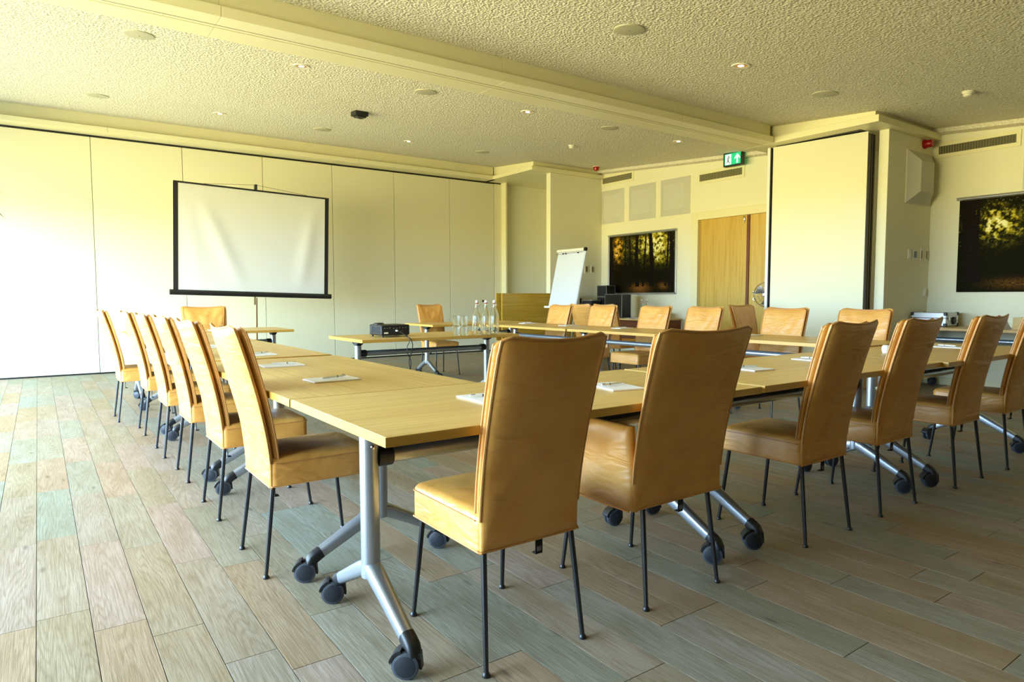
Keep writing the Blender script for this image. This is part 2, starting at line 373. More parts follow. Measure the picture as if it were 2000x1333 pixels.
# floor: sub-floor, planks one by one
fl = struct(bxo('floor', 'subfloor', WIN_X-.1, XW+.1, YB-.1, W+.2, -.12, -.004))
PWD, PLN = .155, .92
def px_of(x, y, z=0.0):
    d = Vector((x, y, z-CAM_H)); c = d.dot(fw)
    return None if c < .05 else (1000+FPX*d.dot(r2)/c, 666.5-FPX*d.dot(u2)/c, c)
cand = []
rs = random.Random(3)
x = -.048-PWD*14
while x < XW:
    y = 2.077 - PLN*4 + rs.choice([0, .31, .62, .15, .46, .77]) if not (-.06 < x < .0) else 2.077-PLN*4+.66
    if .40 < x < .43: y = 2.077-PLN*4
    while y < W:
        y0, y1, x1 = max(y, YB), min(y+PLN, W), min(x+PWD, XW)
        if y1-y0 > .05:
            q = [px_of(a, b2) for a in (x, x1) for b2 in (y0, y1)]; ok = [k for k in q if k]
            area = 0
            if len(ok) == 4:
                xs = [max(0, min(2000, k[0])) for k in ok]; ys = [max(0, min(1333, k[1])) for k in ok]
                if max(xs) > min(xs) and max(ys) > min(ys): area = PWD*(y1-y0)/(sum(k[2] for k in ok)/4)**2.6*1e3
            cand.append((area, x, x1, y0, y1))
        y += PLN
    x += PWD
cand.sort(reverse=True)
pm = MB().box(-PWD/2+.0012, PWD/2-.0012, -PLN/2+.0012, PLN/2-.0012, -.02, 0, .0006).build('plank', 'floor', fl)
first = True; far = MB()
for k, (area, x0, x1, y0, y1) in enumerate(cand):
    if k < 300:
        full = abs(y1-y0-PLN) < 1e-4 and abs(x1-x0-PWD) < 1e-4
        if full:
            if first: o = pm; first = False
            else: o = pm.copy(); COL.objects.link(o)
            o.location = ((x0+x1)/2, (y0+y1)/2, 0)
        else:
            w2, l2 = (x1-x0)/2, (y1-y0)/2
            o = MB().box(-w2+.001, w2-.001, -l2+.001, l2-.001, -.02, 0, .001).build('plank', 'floor', fl, loc=((x0+x1)/2, (y0+y1)/2, 0))
    else:
        far.box(x0+.001, x1-.001, y0+.001, y1-.001, -.02, 0)
tag(far.build('far_planks', 'floor_far', fl), kind='stuff')

# ceiling (slopes up away from the camera)
cm = MB(); x0, x1, y0, y1 = WIN_X-.2, XW+.2, YB-.2, W+.3
cm.add([(x0, y0, CZ(y0)), (x1, y0, CZ(y0)), (x1, y1, CZ(y1)), (x0, y1, CZ(y1)), (x0, y0, CZ(y0)+.15), (x1, y0, CZ(y0)+.15), (x1, y1, CZ(y1)+.15), (x0, y1, CZ(y1)+.15)],
       [(0, 3, 2, 1), (4, 5, 6, 7), (0, 1, 5, 4), (1, 2, 6, 5), (2, 3, 7, 6), (3, 0, 4, 7)])
struct(cm.build('ceiling', 'ceiling'))

# back wall: folding partition of tall panels
wb = struct(bxo('wall_back', 'wall', WIN_X-.1, XW+.1, W+.07, W+.25, 0, 3.75))
edges = [WIN_X+.02, -1.648, -.476, .696, 1.875, 3.056, 4.218, 5.382, 6.554, 7.589]
for a, b2 in zip(edges, edges[1:]):
    p = MB().box(-(b2-a)/2+.004, (b2-a)/2-.004, 0, .07, .022, 3.375, .002).build('panel', 'panel', wb, loc=((a+b2)/2, W, 0))
    if b2 == 7.589:
        MB().lathe([(.0, -.003), (.022, -.003), (.022, .006)], 14, 'y').build('panel_lock', 'black_seal', p, loc=(.24, 0, 1.02))
bxo('end_post', 'panel', 7.597, 7.765, W-.005, W+.07, .0, 3.38, wb, .003)
bxo('end_post', 'trim', 7.765, 7.80, W-.16, W+.07, .0, ZF, wb, .004)
bxo('floor_seal', 'black_seal', WIN_X, 7.77, W+.012, W+.06, .0, .022, wb)
bxo('head_track', 'black_seal', WIN_X, 7.77, W+.01, W+.06, 3.375, ZF+.01, wb)
bxo('joint_seal', 'grey_metal', WIN_X, 7.6, W+.03, W+.06, .022, 3.375, wb)
# soffit over the back wall and far niche
def soffit(n, x0, x1, y0, y1, z, top, h=.07, back=.11, joints=(), axis=0):
    root = struct(bxo('trim_%d' % n, 'trim', x0, x1, y0, y1, z, z+h, None, .003))
    return root
struct(bxo('trim_1', 'trim', WIN_X, 7.45, 10.95, W+.2, ZF, ZF+.07, None, .003))
t1 = bpy.data.objects['trim_1']
bxo('upper_band', 'trim', WIN_X, 7.45, 11.07, W+.2, ZF+.07, 3.76, t1)
for xx in (.89, 4.6): bxo('joint', 'tan_metal', xx-.0015, xx+.0015, 10.9485, 10.96, ZF+.001, ZF+.069, t1)
struct(bxo('trim_2', 'trim', 7.37, XW, 9.68, W+.2, ZF, ZF+.07, None, .003))
t2 = bpy.data.objects['trim_2']
bxo('upper_band', 'trim', 7.48, XW, 9.79, W+.2, ZF+.07, 3.76, t2)
# far niche
struct(bxo('wall_niche', 'wall', 7.85, XW, 9.75, 9.87, 0, ZF, None, .004))
# door wall (right)
DY0, DY1, DZ = 5.50, 7.40, 2.42
wr = MB(); wr.box(XW, XW+.2, DY1, W+.3, 0, 3.78); wr.box(XW, XW+.2, YB-.1, DY0, 0, 3.4); wr.box(XW, XW+.2, DY0, DY1, DZ, 3.55)
wr = struct(wr.build('wall_right', 'wall'))
bb = struct(MB().box(XW-.016, XW, YB, 3.78, 0, .085, .003).build('baseboard_right', 'trim'))
struct(MB().box(XW-.016, XW, 7.54, 9.75, 0, .085, .003).build('baseboard_door', 'trim'))
struct(MB().add([(XW-.09, y, CZ(y)-d) for y in (YB, W) for d in (.0, .05)]+[(XW, y, CZ(y)-d) for y in (YB, W) for d in (.0, .07)],
    [(0, 1, 3, 2), (4, 6, 7, 5), (1, 5, 7, 3), (0, 2, 6, 4), (0, 4, 5, 1), (2, 3, 7, 6)]).build('trim_3', 'ceiling'))
# door with two leaves
dr = struct(empty('door_1', (XW, 6.45, 0)))
DXo = lambda v: v-XW
def dbox(name, mat, x0, x1, y0, y1, z0, z1, parent=dr, bev=0.0):
    return MB().box(x0-XW, x1-XW, y0-6.45, y1-6.45, z0, z1, bev).build(name, mat, parent)
f = MB()
for (a, b2, c, d) in ((DY1-.03, DY1+.11, 0, DZ+.10), (DY0-.11, DY0+.03, 0, DZ+.10), (DY0+.03, DY1-.03, DZ-.03, DZ+.10)):
    f.box(-.022, .12, a-6.45, b2-6.45, c, d, .004)
f.build('door_frame', 'trim', dr)
l1 = dbox('door_leaf', 'door', XW+.05, XW+.09, 6.455, DY1-.03, .01, DZ-.03)
l2 = dbox('door_leaf', 'door', XW+.05, XW+.09, DY0+.03, 6.405, .01, DZ-.03)
dbox('meeting_edge', 'door_edge', XW+.03, XW+.088, 6.405, 6.452, .01, DZ-.03)
h = MB(); h.lathe([(0, -.012), (.026, -.012), (.026, 0)], 14, 'x', (.048, 6.30-6.45, 1.16)); h.tube([(.04, 6.30-6.45, 1.16), (.0, 6.30-6.45, 1.16), (-.006, 6.28-6.45, 1.16), (-.006, 6.17-6.45, 1.16)], .009)
h.build('door_handle', 'chrome', l2)
h = MB(); h.lathe([(0, -.010), (.024, -.010), (.024, 0)], 14, 'x', (.048, 6.30-6.45, 1.06)); h.build('keyhole_plate', 'chrome', l2)
h = MB(); h.lathe([(0, -.013), (.007, -.013), (.007, -.009)], 8, 'x', (.048, 6.30-6.45, 1.062)); h.build('keyhole', 'black_seal', l2)
h = MB(); h.box(.028, .05, 6.495-6.45, 6.522-6.45, 2.31, 2.38, .004); h.tube([(.036, 6.508-6.45, 2.31), (.036, 6.508-6.45, 2.27)], .005); h.build('door_bolt', 'chrome', l1)
# near niche wall and soffit, beam
struct(bxo('wall_near_niche', 'wall', 8.02, XW, 3.78, 3.89, 0, ZN, None, .004))
struct(bxo('trim_4', 'trim', 7.575, XW, 3.687, 5.36, ZN, ZN+.075, None, .003))
t4 = bpy.data.objects['trim_4']
bxo('upper_band', 'trim', 7.65, XW, 3.76, 5.36, ZN+.075, 3.30, t4)
bxo('head_track', 'black_seal', 7.78, 7.95, 3.99, 5.06, ZN-.006, ZN, t4)
bm_ = struct(empty('trim_5', (0, 5.19, ZN)))
jx = [WIN_X, -.95, 1.1, 3.47, 5.85, 7.56]
for a, b2 in zip(jx, jx[1:]):
    MB().box(a+.0012, b2-.0012, -.24, -.03, 0, .075, .002).build('beam_cladding', 'trim', bm_)
    MB().box(a+.0012, b2-.0012, -.018, .195, .0, .075, .002).build('beam_cladding', 'trim', bm_)
    MB().box(a+.001, b2-.001, -.185, .15, .07, .34).build('upper_band', 'trim', bm_)
MB().box(WIN_X, 7.6, -.035, -.018, .012, .03).build('track_slot', 'black_seal', bm_)
MB().box(WIN_X, 7.6, -.075, -.07, -.0015, .003).build('track_lip', 'tan_metal', bm_)
# wall behind camera
struct(bxo('wall_front', 'door_edge', WIN_X-.1, XW+.1, YB-.15, YB, 0, 3.2))
# window wall on the left
wl = MB(); wl.box(WIN_X-.2, WIN_X, YB, WIN_Y0, 0, 3.8); wl.box(WIN_X-.2, WIN_X, WIN_Y1, W+.2, 0, 3.8)
wl.box(WIN_X-.2, WIN_X, WIN_Y0, WIN_Y1, 0, WIN_Z0); wl.box(WIN_X-.2, WIN_X, WIN_Y0, WIN_Y1, WIN_Z1, 3.85)
struct(wl.build('wall_left', 'wall'))
struct(bxo('trim_6', 'added_paving', -5.6, WIN_X-.2, YB-3, W+6, -.2, -.06))  # unseen slab added outside, keeps lawn light off the ceiling near the windows
struct(bxo('trim_7', 'frame_white', -3.3, WIN_X-.2, YB-.2, W+.3, 2.62, 2.80))  # unseen overhang added to cut high sky light on the floor
win = struct(empty('window_1', (WIN_X-.1, WIN_Y0, WIN_Z0)))
ny = 8
for i in range(ny+1):
    yy = (WIN_Y1-WIN_Y0)*i/ny
    MB().box(-.04, .04, yy-.03, yy+.03, 0, WIN_Z1-WIN_Z0, .004).build('mullion', 'frame_white', win)
MB().box(-.04, .04, 0, WIN_Y1-WIN_Y0, 0, .06, .004).build('sill_rail', 'frame_white', win)
MB().box(-.04, .04, 0, WIN_Y1-WIN_Y0, WIN_Z1-WIN_Z0-.06, WIN_Z1-WIN_Z0, .004).build('head_rail', 'frame_white', win)

# parked stack of partition panels
ps = empty('parked_partition', (7.735, 5.07, 0), math.radians(7), 'cream folding partition panels parked in a stack beside the niche', 'partition')
for i in range(3):
    a = i*.066
    p = MB().box(a, a+.052, -1.135, 0, .022, 3.004, .002).build('panel', 'panel', ps)
    for yy in (-1.149, .002):
        MB().box(a+.004, a+.022, yy, yy+.012, .022, 2.985).build('edge_seal', 'black_seal', p)
        MB().box(a+.028, a+.048, yy, yy+.012, .022, 2.985).build('edge_profile', 'grey_metal' if i % 2 else 'tan_metal', p)
    MB().box(a+.052, a+.064, -1.147, -1.137, .022, 2.985).build('gap_seal', 'black_seal', p)
MB().box(-.03, .02, .022, .06, 0, 3.0, .003).build('jamb_post', 'frame_white', ps)
MB().box(-.022, .015, .012, .022, 0, 3.0).build('jamb_seal', 'black_seal', ps)

# ------------------------------------------------------------------ chairs
US = [-1, -.985, -.95, -.88, -.76, -.62, -.48, -.34, -.2, -.07, .07, .2, .34, .48, .62, .76, .88, .95, .985, 1]
VS = [0, .008, .025, .06] + [.1+.8*i/18 for i in range(19)] + [.94, .975, .992, 1]
def make_chair(name, wd=.195, arms=False, strap=False, seed=0):
    root = empty(name); wk = wd+.045 if arms else wd
    def yb(z):
        s = max(0, (z-.44)/.56); return -.125*s**1.45
    def shell(u, v, side):
        ztop = 1.004-.020*(1-u*u)-.024*max(0, (abs(u)-.84)/.16)**3; z = .352+(ztop-.352)*v; w = wk*(.955+.05*v)
        s = max(0, (z-.44)/.56)
        y = .02+yb(z)-.026*(1-u*u)*s
        if side == 0:
            n = noise.noise(Vector((u*1.2+seed, v*2.1, .3)))
            fd = math.sin(15*(v*1.15-.5*u)+4*n+seed)*max(0, .85-v)*(.75-.35*u)
            y += .0048*fd*(1-u**6)*min(1, 6*v) - .006*(1-u*u)*(1-(2*v-1)**4)
        return (u*w, y, z)
    def cush(u, v, side):
        ztop = .995-.018*(1-u*u)-.026*max(0, (abs(u)-.80)/.20)**3; z = .452+(ztop-.452)*v; w = (wd if arms else wk)*(.93+.06*v)*(1+.2*max(0, v-.35) if arms else 1)
        s = max(0, (z-.44)/.56)
        y = .045+.004*v+yb(z)-.022*(1-u*u)*s
        if side == 1:
            n = noise.noise(Vector((u*2+seed+5, v*3, 1.3)))
            fd = math.sin(13*(abs(u)-.7*v)+4*n)+.5*math.sin(19*(abs(u)*.6-.8*v)+5*n)
            y += .0048*fd*(1-u**6)*(1-(2*v-1)**8) + .008*(1-u*u)*(1-(2*v-1)**4)
        return (u*w, y, z)
    sh = MB().slab(shell, US, VS, .030).build('back_shell', 'leather', root, sharp=60)
    def outline(fn, side, off, vmin=0.0):
        L = [fn(-1, vmin+(1-vmin)*i/14, side) for i in range(14)] + [fn(-.985+1.97*i/12, 1, side) for i in range(13)] + [fn(1, 1-(1-vmin)*i/14, side) for i in range(1, 15)]
        return [(p[0]*1.0, p[1]+off, p[2]) for p in L]
    MB().tube(outline(shell, 0, -.004, .16), .0042, 6).build('piping', 'piping', sh)
    ch = MB().slab(cush, US, VS, .028).build('back_cushion', 'leather', root, sharp=60)
    MB().tube(outline(cush, 0, .006), .0042, 6).build('piping', 'piping', ch)
    # seat
    bm = bmesh.new(); bmesh.ops.create_cube(bm, size=1)
    y0, y1 = .012, .44
    for q in bm.verts: q.co = Vector((q.co.x*2*wd*.985, y0+(q.co.y+.5)*(y1-y0), .358+(q.co.z+.5)*.117))
    top = [e for e in bm.edges if all(v.co.z > .4 for v in e.verts)] + [e for e in bm.edges if abs(e.verts[0].co.z-e.verts[1].co.z) > .05]
    bmesh.ops.bevel(bm, geom=top, offset=.027, segments=4, profile=.5, affect='EDGES')
    bmesh.ops.subdivide_edges(bm, edges=[e for e in bm.edges if e.calc_length() > .2], cuts=5, use_grid_fill=True)
    for q in bm.verts:
        if q.co.z > .46:
            a = 1-(q.co.x/wd)**2; c = 1-((q.co.y-.226)/.22)**2
            q.co.z += .012*max(0, a)*max(0, c)+.003*noise.noise(Vector((q.co.x*14, q.co.y*14, seed)))
    bm.verts.index_update()
    st = MB(); st.add([q.co[:] for q in bm.verts], [[q.index for q in f.verts] for f in bm.faces], True); bm.free()
    st = st.build('seat', 'leather', root, sharp=50)
    w = wd*.985
    MB().tube([(-w, .02, .361), (-w, y1-.012, .361), (-w+.012, y1, .361), (w-.012, y1, .361), (w, y1-.012, .361), (w, .02, .361), (w-.006, .012, .360), (-w+.006, .012, .360)], .0032, 6, closed=True).build('hem_piping', 'piping', st)
    MB().tube([(-w-.001, .035, .452), (-w-.001, y1-.016, .452), (-w+.016, y1+.001, .452), (w-.016, y1+.001, .452), (w+.001, y1-.016, .452), (w+.001, .035, .452)], .0022, 5).build('seam', 'piping', st)
    for sx in (-1, 1):
        for (yt, yf) in ((.03, -.012), (.405, .447)):
            m = MB(); xt, xf = sx*(wd-.028), sx*(wd-.008)
            m.tube([(xt, yt, .37), (xt+(xf-xt)*.5, yt+(yf-yt)*.5, .185), (xf, yf, .006)], [.0095, .009, .0075], 8)
            m.lathe([(.012, 0), (.013, .003), (.012, .008), (.008, .014)], 10, 'z', (xf, yf, 0))
            m.build('leg', 'black_rod', root)
    if arms:
        for sx in (-1, 1):
            def arm(u, v, side):
                # u along depth, v height; slab thickness along local y -> rotate afterwards
                zt = .655-.03*max(0, u); z = .352+(zt-.352)*v
                return (.225+u*(.215-.02*v), .006*math.sin(5*u+7*v)*(1-u**4)*(1-(2*v-1)**4), z)
            a = MB().slab(arm, US, VS, .055)
            a.v = [(sx*(wd+.022)+p[1]*sx, p[0], p[2]) for p in a.v]
            ao = a.build('arm', 'leather', root, sharp=60)
            MB().tube([(sx*(wd+.05), .02, .358), (sx*(wd+.05), .22, .356), (sx*(wd+.05), .43, .358)], .004, 6).build('hem_piping', 'piping', ao)
    if strap:
        m = MB(); m.box(.05, .078, .06, .063, .29, .362); m.box(.05, .078, .06, .078, .287, .291)
        sp = m.build('strap', 'strap', root)
        MB().box(.056, .072, .0585, .06, .296, .312).build('strap_label', 'tag', sp)
    return root
CH = {'std': make_chair('leather_chair', strap=True, seed=0), 'wide': make_chair('leather_chair', wd=.222, seed=3.3), 'arm': make_chair('leather_armchair', wd=.205, arms=True, strap=True, seed=6.1)}
used = set()
def place_chair(kind, x, y, face, label, group):
    src = CH[kind]
    if kind in used: o = copy_tree(src)
    else: o = src; used.add(kind)
    o.location = (x, y, 0); o.rotation_euler = (0, 0, math.radians(face-90))
    tag(o, label, 'armchair' if kind == 'arm' else 'chair', group); return o
G1, G2, G3, G4 = 'chairs along the near side of the tables', 'chairs along the left side of the tables', 'chairs along the right side of the tables', 'spare chairs by the door wall'
place_chair('std', 1.207, 1.573, 90, 'tan leather chair nearest the camera, seen from behind', G1)
place_chair('arm', 1.90, 1.585, 90, 'tan leather armchair with closed leather sides, just right of the nearest chair', G1)
place_chair('std', 2.90, 1.585, 90, 'tan leather chair seen from behind, just right of the leather armchair', G1)
place_chair('std', 3.585, 1.59, 90, 'fourth tan leather chair from the left along the near tables', G1)
place_chair('std', 4.44, 1.58, 90, 'fifth tan leather chair from the left along the near tables', G1)
place_chair('std', 5.165, 1.56, 90, 'tan leather chair cut off by the right edge of the photo', G1)
place_chair('std', .70, 2.82, 0, 'tan leather chair in the left row, nearest the camera', G2)
place_chair('std', .70, 3.65, 0, 'tan leather chair in the left row, second from the camera', G2)
place_chair('std', .70, 4.48, 0, 'tan leather chair in the left row, third from the camera', G2)
place_chair('std', .68, 5.24, 0, 'tan leather chair in the left row, fourth from the camera', G2)
place_chair('std', .67, 6.17, 0, 'tan leather chair in the left row, second from its far end', G2)
place_chair('std', .555, 6.95, 0, 'tan leather chair at the far end of the left row', G2)
RX = 5.74
place_chair('wide', RX, 6.99, 180, 'tan leather chair in front of the flip chart', G3)
place_chair('wide', RX, 6.15, 180, 'tan leather chair in front of the black equipment cases', G3)
place_chair('wide', RX, 5.28, 180, 'tan leather chair below the far forest picture', G3)
place_chair('wide', RX, 4.58, 180, 'tan leather chair in front of the left door leaf', G3)
place_chair('wide', RX, 3.64, 180, 'tan leather chair in front of the parked partition panel', G3)
place_chair('wide', RX, 2.89, 180, 'tan leather chair in front of the near niche wall, right end of the far row', G3)
place_chair('arm', 1.62, 8.62, 263, 'tan leather armchair at the far left table below the projection screen', 'chairs along the back tables')
place_chair('std', 4.65, 8.50, 270, 'tan leather chair at the back table, left of the water bottles', 'chairs along the back tables')
place_chair('arm', 7.33, 5.12, 270, 'tan leather armchair turned sideways in front of the door', G4)
place_chair('wide', 6.75, 7.54, 0, 'brown leather chair with its back turned, right of the flip chart', G4)
place_chair('wide', 6.75, 7.02, 0, 'brown leather chair with its back turned, before the corner desk', G4)

# ------------------------------------------------------------------ flip-top tables on castors
TL, TDp, TT = 1.65, .80, .74
def make_table(dang=0.0):
    root = empty('flip_top_table')
    top = MB().box(-TL/2+.002, TL/2-.002, -TDp/2+.002, TDp/2-.002, TT-.0275, TT, .0015).build('tabletop', 'table', root)
    e = MB()
    e.box(-TL/2, TL/2, -TDp/2, -TDp/2+.0019, TT-.0275, TT-.001); e.box(-TL/2, TL/2, TDp/2-.0019, TDp/2, TT-.0275, TT-.001)
    e.box(-TL/2, -TL/2+.0019, -TDp/2, TDp/2, TT-.0275, TT-.001); e.box(TL/2-.0019, TL/2, -TDp/2, TDp/2, TT-.0275, TT-.001)
    e.build('edge_band', 'table_edge', top)
    MB().box(-TL/2+.004, TL/2-.004, -TDp/2+.004, TDp/2-.004, TT-.0285, TT-.0274).build('underside', 'underside', top)
    PX = .70
    MB().tube([(-PX+.03, 0, .59), (PX-.03, 0, .59)], .026, 14).build('crossbar', 'silver', root)
    for sx in (-1, 1):
        X = sx*PX
        po_ = MB().tube([(X, 0, .215), (X, 0, .668)], .031, 18).build('post', 'silver', root)
        MB().lathe([(.0, -.006), (.007, -.004), (.008, .0)], 10, 'y', (X, -.031, .63)).build('screw', 'chrome', po_)
        MB().lathe([(.0325, .664), (.0325, .70), (.028, .713), (0, .713)], 16, 'z', (X, 0, 0)).build('post_cap', 'black_plastic', root)
        b = MB(); b.prism([(-.17, .7125), (-.17, .704), (-.09, .702), (-.035, .672), (.035, .672), (.09, .702), (.17, .704), (.17, .7125)], lambda a, z, d: (X+d, a, z), -.028, .028)
        b.box(X-.16 if sx > 0 else X-.05, X+.05 if sx > 0 else X+.16, -.045, .045, .700, .7125)
        b.build('tilt_bracket', 'black_plastic', root)
        j = MB(); j.tube([(X-sx*.025, 0, .59), (X-sx*.075, 0, .59)], .033, 14); j.build('bar_joint', 'black_plastic', root)
        # Y-shaped foot: two splayed arms
        ft = MB()
        for sy in (-1, 1):
            pts = [(X, -sy*.012, .226), (X, sy*.012, .226), (X, sy*.035, .219), (X, sy*.065, .204), (X, sy*.12, .176), (X, sy*.19, .139), (X, sy*.258, .104)]
            ft.tube(pts, [.027, .028, .0275, .027, .025, .0232, .0215], 20, sq=3.6)
        ft.lathe([(.0315, .20), (.0325, .222), (.0315, .245)], 18, 'z', (X, 0, 0))
        ft.build('foot', 'silver', root, sharp=50)
        for sy in (-1, 1):
            yc = sy*.295
            c = MB(); c.tube([(X, sy*.252, .107), (X, sy*.272, .097), (X, sy*.287, .087), (X, sy*.295, .074), (X, sy*.295, .060)], [.0228, .0234, .0236, .0225, .0225], 20, sq=3.2)
            ca = c.build('castor', 'black_plastic', root, sharp=50)
            ang = {(-1, -1): .85, (-1, 1): 1.15, (1, -1): .6, (1, 1): 1.35}[(sx, sy)]+dang
            cw, rw = (.020, .041), .041
            arc = [(cw[0]+.047*math.cos(t), cw[1]+.047*math.sin(t)) for t in [math.radians(q) for q in range(15, 196, 15)]]
            arc2 = [(cw[0]+.030*math.cos(t), cw[1]+.030*math.sin(t)) for t in [math.radians(q) for q in range(195, 14, -30)]]
            fk = MB()
            fk.prism(arc+arc2, lambda a_, z_, d_: (d_, a_, z_), -.0065, .0065)
            fk.prism([(-.024, .078), (.012, .080), (.012, .060), (-.012, .052), (-.022, .030), (-.028, .030)], lambda a_, z_, d_: (d_, a_, z_), -.013, .013)
            tab = [(cw[0]+.049*math.cos(t), cw[1]+.049*math.sin(t)) for t in [math.radians(q) for q in range(15, 76, 12)]]
            fk.prism(tab+[(p_[0]*.97-.003, p_[1]-.008) for p_ in tab[::-1]], lambda a_, z_, d_: (d_, a_, z_), -.024, .024)
            fk.build('castor_fork', 'black_plastic', ca, loc=(X, yc, 0), rot=(0, 0, ang))
            for k in (-1, 1):
                wv = MB().lathe([(0, k*.0155-.0088), (.034, k*.0155-.0088), (rw, k*.0155-.005), (rw, k*.0155+.005), (.034, k*.0155+.0088), (0, k*.0155+.0088)], 24, 'x', (0, cw[0], rw))
                R_ = Matrix.Rotation(ang, 3, 'Z'); wv.v = [tuple(R_ @ Vector(p) + Vector((X, yc, 0))) for p in wv.v]
                wv.build('wheel', 'tyre', ca)
                wh = MB().lathe([(.0, k*.0248-.0010), (.030, k*.0248-.0010), (.032, k*.0248), (.030, k*.0248+.0010), (.0, k*.0248+.0010)], 22, 'x', (0, cw[0], rw))
                wh.v = [tuple(R_ @ Vector(p) + Vector((X, yc, 0))) for p in wh.v]
                wh.build('wheel_disc', 'wheel', ca)
    return root
T0 = {0: make_table(), 90: make_table(-PI/2)}; t_used = set()
def place_table(cx, cy, rot, label, group):
    k = 90 if rot == 90 else 0; o = copy_tree(T0[k]) if k in t_used else T0[k]; t_used.add(k)
    o.location = (cx, cy, 0); o.rotation_euler = (0, 0, math.radians(rot)); tag(o, label, 'table', group); return o
GT = 'flip top tables set out in a square'
place_table(1.548, 1.98, 0, 'oak flip top table with the bare corner nearest the camera', GT)
place_table(3.226, 1.985, 0, 'oak flip top table in the middle of the near row', GT)
place_table(4.885, 1.955, 0, 'oak flip top table at the right end of the near row', GT)
place_table(1.12, 3.21, 90, 'oak flip top table of the left row nearest the camera', GT)
place_table(1.12, 4.945, 90, 'oak flip top table in the middle of the left row', GT)
place_table(1.12, 6.635, 90, 'oak flip top table at the far end of the left row', GT)
place_table(5.27, 3.255, 90, 'oak flip top table of the right row nearest the camera', GT)
place_table(5.27, 4.92, 90, 'oak flip top table in the middle of the right row', GT)
place_table(5.27, 6.60, 90, 'oak flip top table at the far end of the right row', GT)
place_table(1.54, 7.98, 180, 'oak flip top table standing below the projection screen', GT)
place_table(5.0, 8.02, 180, 'oak flip top table at the back, behind the water bottles', GT)
place_table(3.055, 5.71, 0, 'oak flip top table in the middle holding projector and glasses', 'tables apart from the square')
place_table(8.74, 2.92, 90, 'oak flip top table against the right wall under the silver case', 'tables apart from the square')

# folded tables parked with tops upright
for i, (yy, lab) in enumerate(((9.30, 'oak table folded upright, front one of the parked pair by the flip chart'), (9.37, 'oak table folded upright, rear one of the parked pair by the flip chart'))):
    r = empty('folded_table', (7.26-i*.075, yy, 0), 0, lab, 'table', 'folded tables parked by the niche')
    MB().box(-.83, .83, -.014, .014, .36, 1.165, .0015).build('tabletop', 'oak_panel', r)
    for sx in (-.7, .7):
        MB().tube([(sx, .05, .2), (sx, .05, .72)], .03, 12).build('post', 'silver', r)
        m = MB(); m.tube([(sx, .30, .10), (sx, .05, .22), (sx, -.20, .10)], .024, 10); m.build('foot', 'silver', r)
        for sy in (-.20, .30):
            m = MB(); m.lathe([(.0, -.022), (.035, -.022), (.035, .022), (0, .022)], 16, 'x', (sx, sy, .035)); m.box(sx-.02, sx+.02, sy-.02, sy+.02, .05, .1, .004); m.build('castor', 'black_plastic', r)

# ------------------------------------------------------------------ notepads and pens
def pad_mesh():
    m = MB(); m.box(-.105, .105, -.074, .074, 0, .006, .001); return m
pad0 = pad_mesh().build('notepad', 'paper')
pen0 = empty('pen')
m = MB(); m.tube([(-.065, 0, .0055), (-.055, 0, .0055), (.045, 0, .0055), (.066, 0, .0055)], [.0015, .0048, .0048, .003], 8); m.build('barrel', 'pen', pen0)
m = MB(); m.box(.046, .062, -.0014, .0014, .0098, .0112); m.tube([(.016, 0, .0055), (.020, 0, .0055)], .0053, 8); m.build('clip', 'pen_dark', pen0)
pads = [
 (1.30, 1.965, 88, 'before the nearest chair on the corner table'),
 (1.885, 1.925, 78, 'between the nearest chair and the armchair'),
 (2.90, 2.015, 84, 'just right of the armchair back'),
 (3.60, 2.06, 90, 'on the near row, left of the fourth chair'),
 (5.26, 2.02, 90, 'on the right end table of the near row'),
 (1.045, 2.835, 2, 'on the left row nearest the camera'),
 (1.05, 3.60, -2, 'second from the camera on the left row'),
 (1.12, 4.35, 0, 'third from the camera on the left row'),
 (1.05, 5.24, 0, 'fourth from the camera on the left row'),
 (1.05, 6.15, 0, 'second from the far end of the left row'),
 (5.44, 7.24, 178, 'on the right row before the flip chart'),
 (5.43, 6.38, 182, 'on the right row before the black cases'),
 (5.44, 5.44, 180, 'on the right row below the far forest picture'),
 (5.37, 3.72, 180, 'on the right row before the parked partition'),
 (1.6, 7.85, 270, 'on the table below the projection screen'),
]
for i, (x, y, a, where) in enumerate(pads):
    p = pad0 if i == 0 else copy_tree(pad0)
    p.location = (x, y, TT+.0005); p.rotation_euler = (0, 0, math.radians(a)); tag(p, 'white notepad '+where, 'notepad', 'notepads laid out on the tables')
    q = pen0 if i == 0 else copy_tree(pen0)
    aa = math.radians(a+(18 if i % 2 else -14)); q.location = (x+.012*math.cos(aa), y+.012*math.sin(aa), TT+.0078); q.rotation_euler = (0, 0, aa+(PI/2 if i in (0, 1, 2) else 0))
    tag(q, 'slim pale pen on the notepad '+where, 'pen', 'pens laid on the notepads')
m = MB(); m.lathe([(0, 0), (.020, 0), (.027, .02), (.026, .04), (.018, .05), (0, .052)], 18)
tag(m.build('small_pot', 'stopper', loc=(4.43, 2.06, TT+.0005)), 'small white round pot on the near row behind the fourth chair', 'pot')

